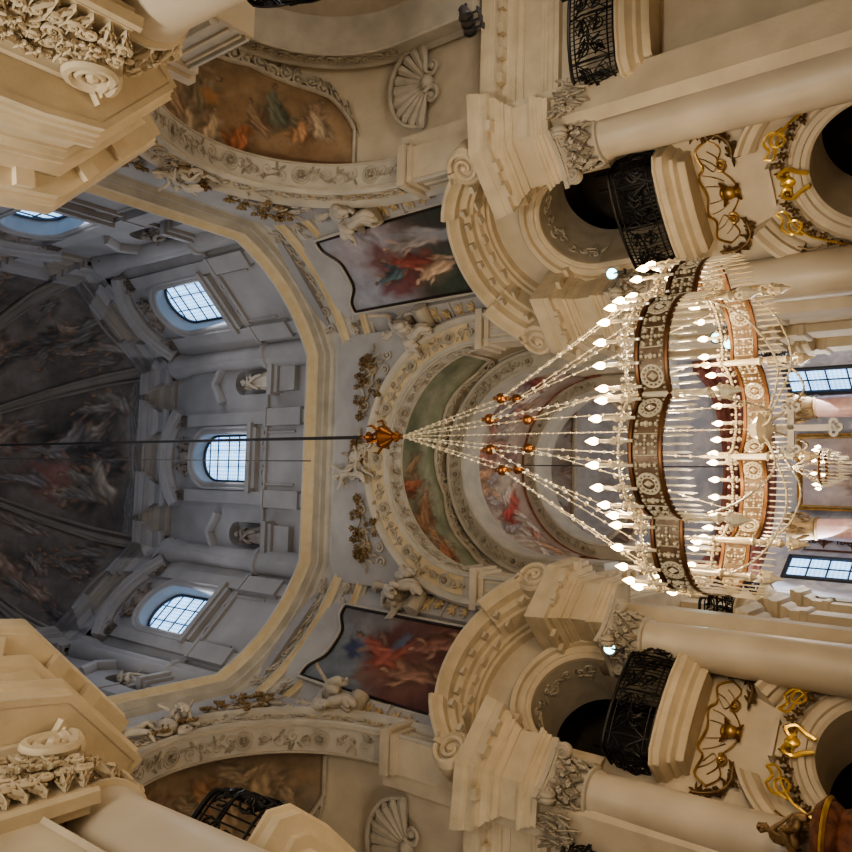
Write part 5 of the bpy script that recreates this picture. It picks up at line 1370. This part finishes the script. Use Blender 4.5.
# broad carved capitals on the nave side of the near piers
def near_capital(s, label):
    t = empty('pilaster_capital', label=label, cat='capital', group='carved capitals of the near piers')
    WP = lambda u, v, w: (s * (3.5 - w), -7.55 + u, v)
    rg = random.Random(11)
    mb = MB(); mb.warp = WP
    mb.panel([(-.85, 8.1), (.85, 8.1), (.95, 9.2), (-.95, 9.2)], [], -.1, .12, lambda u, v, w: (u, v, w))
    mb.mould([(-.9, 8.02), (.9, 8.02)], [(0, 0), (.01, .1), (.05, .13), (.09, .1), (.1, 0)], lambda u, v, w: (u, v, w)); mb.mould([(-1.0, 9.08), (1.0, 9.08)], [(0, 0), (0, .2), (.03, .22), (.05, .27), (.12, .28), (.12, 0)], lambda u, v, w: (u, v, w))
    mb.warp = None; mb.build('bell', M['stone2'], t)
    mb = MB(); mb.warp = WP
    for row in range(4):
        for i in range(11):
            u = -.8 + i * .16 + .08 * (row % 2); v = 8.12 + row * .21
            mb.leaf((u, v, .12), PI / 2 + rg.uniform(-.3, .3), .26, .15, .07, .5); mb.leaf((u, v + .04, .14), PI / 2 + rg.choice((-.8, .8)), .2, .1, .06, .5)
            mb.spiral((u + .06, v + .2, .2), rg.uniform(.06, .1), rg.random() * 6, 1.5, rg.choice((-1, 1)), .028, .03, 16, 5)
    for i in range(16): mb.flower((rg.uniform(-.8, .8), rg.uniform(8.4, 9.0), .24), .09, .05)
    mb.warp = None; mb.build('acanthus', M['stone2'], t)
    for u in (.9, -.9):
        mb = MB(); mb.warp = WP
        mb.spiral((u, 8.88, .24), .27, 1, 2.3, 1 if u > 0 else -1, .06, .05, 40, 6); mb.warp = None
        mb.lathe([(.001, 0), (.27, 0), (.27, .2), (.001, .2)], 20, (s * 3.4 - .1, -7.55 + u, 8.88), 'x'); mb.build('volute', M['stone2'], t)
near_capital(1, 'broad carved foliage capital on the nave pier in the upper left corner')
near_capital(-1, 'broad carved foliage capital on the nave pier in the lower left corner')
# pulpit canopy with gilded figures
t = empty('pulpit_canopy', (-5.85, 2.85, 0), label='brown marbled top of the pulpit canopy at the lower right edge', cat='pulpit')
mb = MB(); mb.lathe([(.001, 3.2), (.95, 3.2), (1.02, 3.35), (.9, 3.5), (.95, 3.6), (.62, 3.75), (.5, 4.05), (.58, 4.15), (.62, 4.3), (.5, 4.42), (.001, 4.45)], 28); mb.build('canopy', M['wood'], t)
mb = MB(); mb.lathe([(1.0, 3.38), (1.05, 3.42), (1.0, 3.46)], 28); mb.lathe([(.62, 4.2), (.66, 4.24), (.62, 4.28)], 28); mb.build('gilt_rim', M['gold'], t)
for lab, off, k, sd, rz in (('gilded figure on the pulpit canopy stretching out its arm', (-.1, -.05), .62, 4, 0.2), ('smaller gilded figure holding a slender cross beside the pulpit canopy', (-.35, -.42), .5, 5, 1.0)):
    a = angel(lab, 'gilded figures on the pulpit', M['bronze'], k, sd, 'seat', False, False, True, 'gilded_figure', 'statue')
    a.location = (-5.85 + off[0], 2.85 + off[1], 4.15); a.rotation_euler = (0, 0, R(225) + PI / 2 + rz)
t = empty('gilt_cross', (-6.35, 2.3, 4.75), R(225), 'slender gilded cross held up by the pulpit figures', 'cross')
mb = MB(); mb.tube([(0, 0, -.3), (.0, 0, .75)], .018, 6); mb.tube([(-.16, 0, .52), (.16, 0, .52)], .018, 6); mb.build('cross', M['bronze'], t)
t = empty('loudspeaker', (8.95, 2.62, 8.55), 0.5, 'small black loudspeaker on the balcony rail at the top edge', 'loudspeaker')
mb = MB(); mb.box((0, 0, 0), (.3, .26, .5)); mb.build('cabinet', M['iron'], t)
mb = MB(); mb.panel([(-.12, -.22), (.12, -.22), (.12, .22), (-.12, .22)], [], 0, .015, lambda u, v, w: (u, -.13 - w, v)); mb.build('grille', M['lamp'], t)
# second thin wire beside the main cable
mb = MB(); mb.tube([(-.28, .0, 34.0), (-.33, 0, 12.6)], .012, 5); tag(mb.build('thin_wire', M['wire']), 'thin wire hanging next to the thick chandelier cable', 'wire')
# ------------------------------------------------------------------ camera, light
cam = bpy.data.cameras.new('camera'); co = bpy.data.objects.new('camera', cam); col.objects.link(co)
cam.sensor_width = 36; cam.lens = 36 * 787 / 852; cam.clip_end = 200; cam.clip_start = .05
yw, pt, rl = R(5.356), R(38.078), R(-1.795)
fw = V((sin(yw) * cos(pt), cos(yw) * cos(pt), sin(pt))); r0 = V((cos(yw), -sin(yw), 0)); u0 = r0.cross(fw)
rr = r0 * cos(rl) + u0 * sin(rl); uu = u0 * cos(rl) - r0 * sin(rl)
# the photograph lies on its side: world up runs to the left of the frame, world right to its top
Xc, Yc_, Zc = -uu, rr, -fw
co.matrix_world = Mx(((Xc.x, Yc_.x, Zc.x, -.71), (Xc.y, Yc_.y, Zc.y, -10.45), (Xc.z, Yc_.z, Zc.z, 1.6), (0, 0, 0, 1)))
scene.camera = co

def light(kind, name, loc, e, c, size=1., rot=None, aim=None, sy=None):
    l = bpy.data.lights.new(name, kind); l.energy = e; l.color = c
    if kind == 'AREA':
        l.size = size
        if sy: l.shape = 'RECTANGLE'; l.size_y = sy
    elif kind == 'POINT': l.shadow_soft_size = size
    o = bpy.data.objects.new(name, l); col.objects.link(o); o.location = loc
    if aim: o.rotation_euler = (V(aim) - V(loc)).to_track_quat('-Z', 'Y').to_euler()
    return o
w = bpy.data.worlds.new('world'); scene.world = w; w.use_nodes = True
w.node_tree.nodes['Background'].inputs['Color'].default_value = (1, .90, .76, 1)
w.node_tree.nodes['Background'].inputs['Strength'].default_value = .34
for i in range(4):
    g = PI / 4 + i * PI / 2; light('POINT', 'chandelier_glow', (.1 + 1.2 * cos(g), 1.2 * sin(g), 5.9), 95, (1, .78, .52), .25)
# daylight entering by the drum windows
for x, y in ((0, 6.3), (4.85, 4.85), (-4.85, 4.85), (6.3, 0), (-6.3, 0), (0, -6.3)):
    light('AREA', 'drum_daylight', (x, y, 24), 60, (.88, .92, 1), 1.3, aim=(-x * .3, -y * .3, 21), sy=2.6)
light('POINT', 'small_chandelier_glow', (0, 12.5, 7.2), 150, (1, .84, .62), .3)
for s in (1, -1): light('AREA', 'apse_daylight', (s * 2.3, 15.4, 7), 120, (.86, .92, 1), 1., aim=(-s * 1.5, 10, 10), sy=3)
light('AREA', 'east_arm_fill', (9.5, 0, 8), 70, (1, .92, .8), 2., aim=(8, 0, 15), sy=2); light('AREA', 'west_arm_fill', (-9.5, 0, 8), 50, (1, .92, .8), 2., aim=(-8, 0, 15), sy=2)  # warm fill added in the side arms to brighten their vaults
# warm fill lights added out of view behind the viewer, no windows there
light('AREA', 'nave_fill', (-3.2, -17, 9), 950, (1, .92, .79), 2, aim=(2, 2, 9), sy=2)
light('AREA', 'nave_fill', (3.5, -17, 7), 450, (1, .90, .75), 3, aim=(-2, 2, 8), sy=6)
scene.view_settings.view_transform = 'AgX'; scene.view_settings.look = 'AgX - Medium High Contrast'; scene.view_settings.exposure = .45

mb = MB(); mb.panel([(-3.6, 11.2)] + archloop(2.95, 11.2, SP, 30) + [(3.6, 11.2), (3.6, 18.1), (-3.6, 18.1)], [], 0, .6, lambda u, v, w: (-u, -6.8 + w, v))  # unseen south arch and vault, put in to block light from above
mb.grid(lambda u, v: (-3.38 * cos(PI * u), -6.75 - 9 * v, SP + 3.38 * sin(PI * u)), 25, 3); mb.build('wall_south_arch', M['grey'], kind='structure')
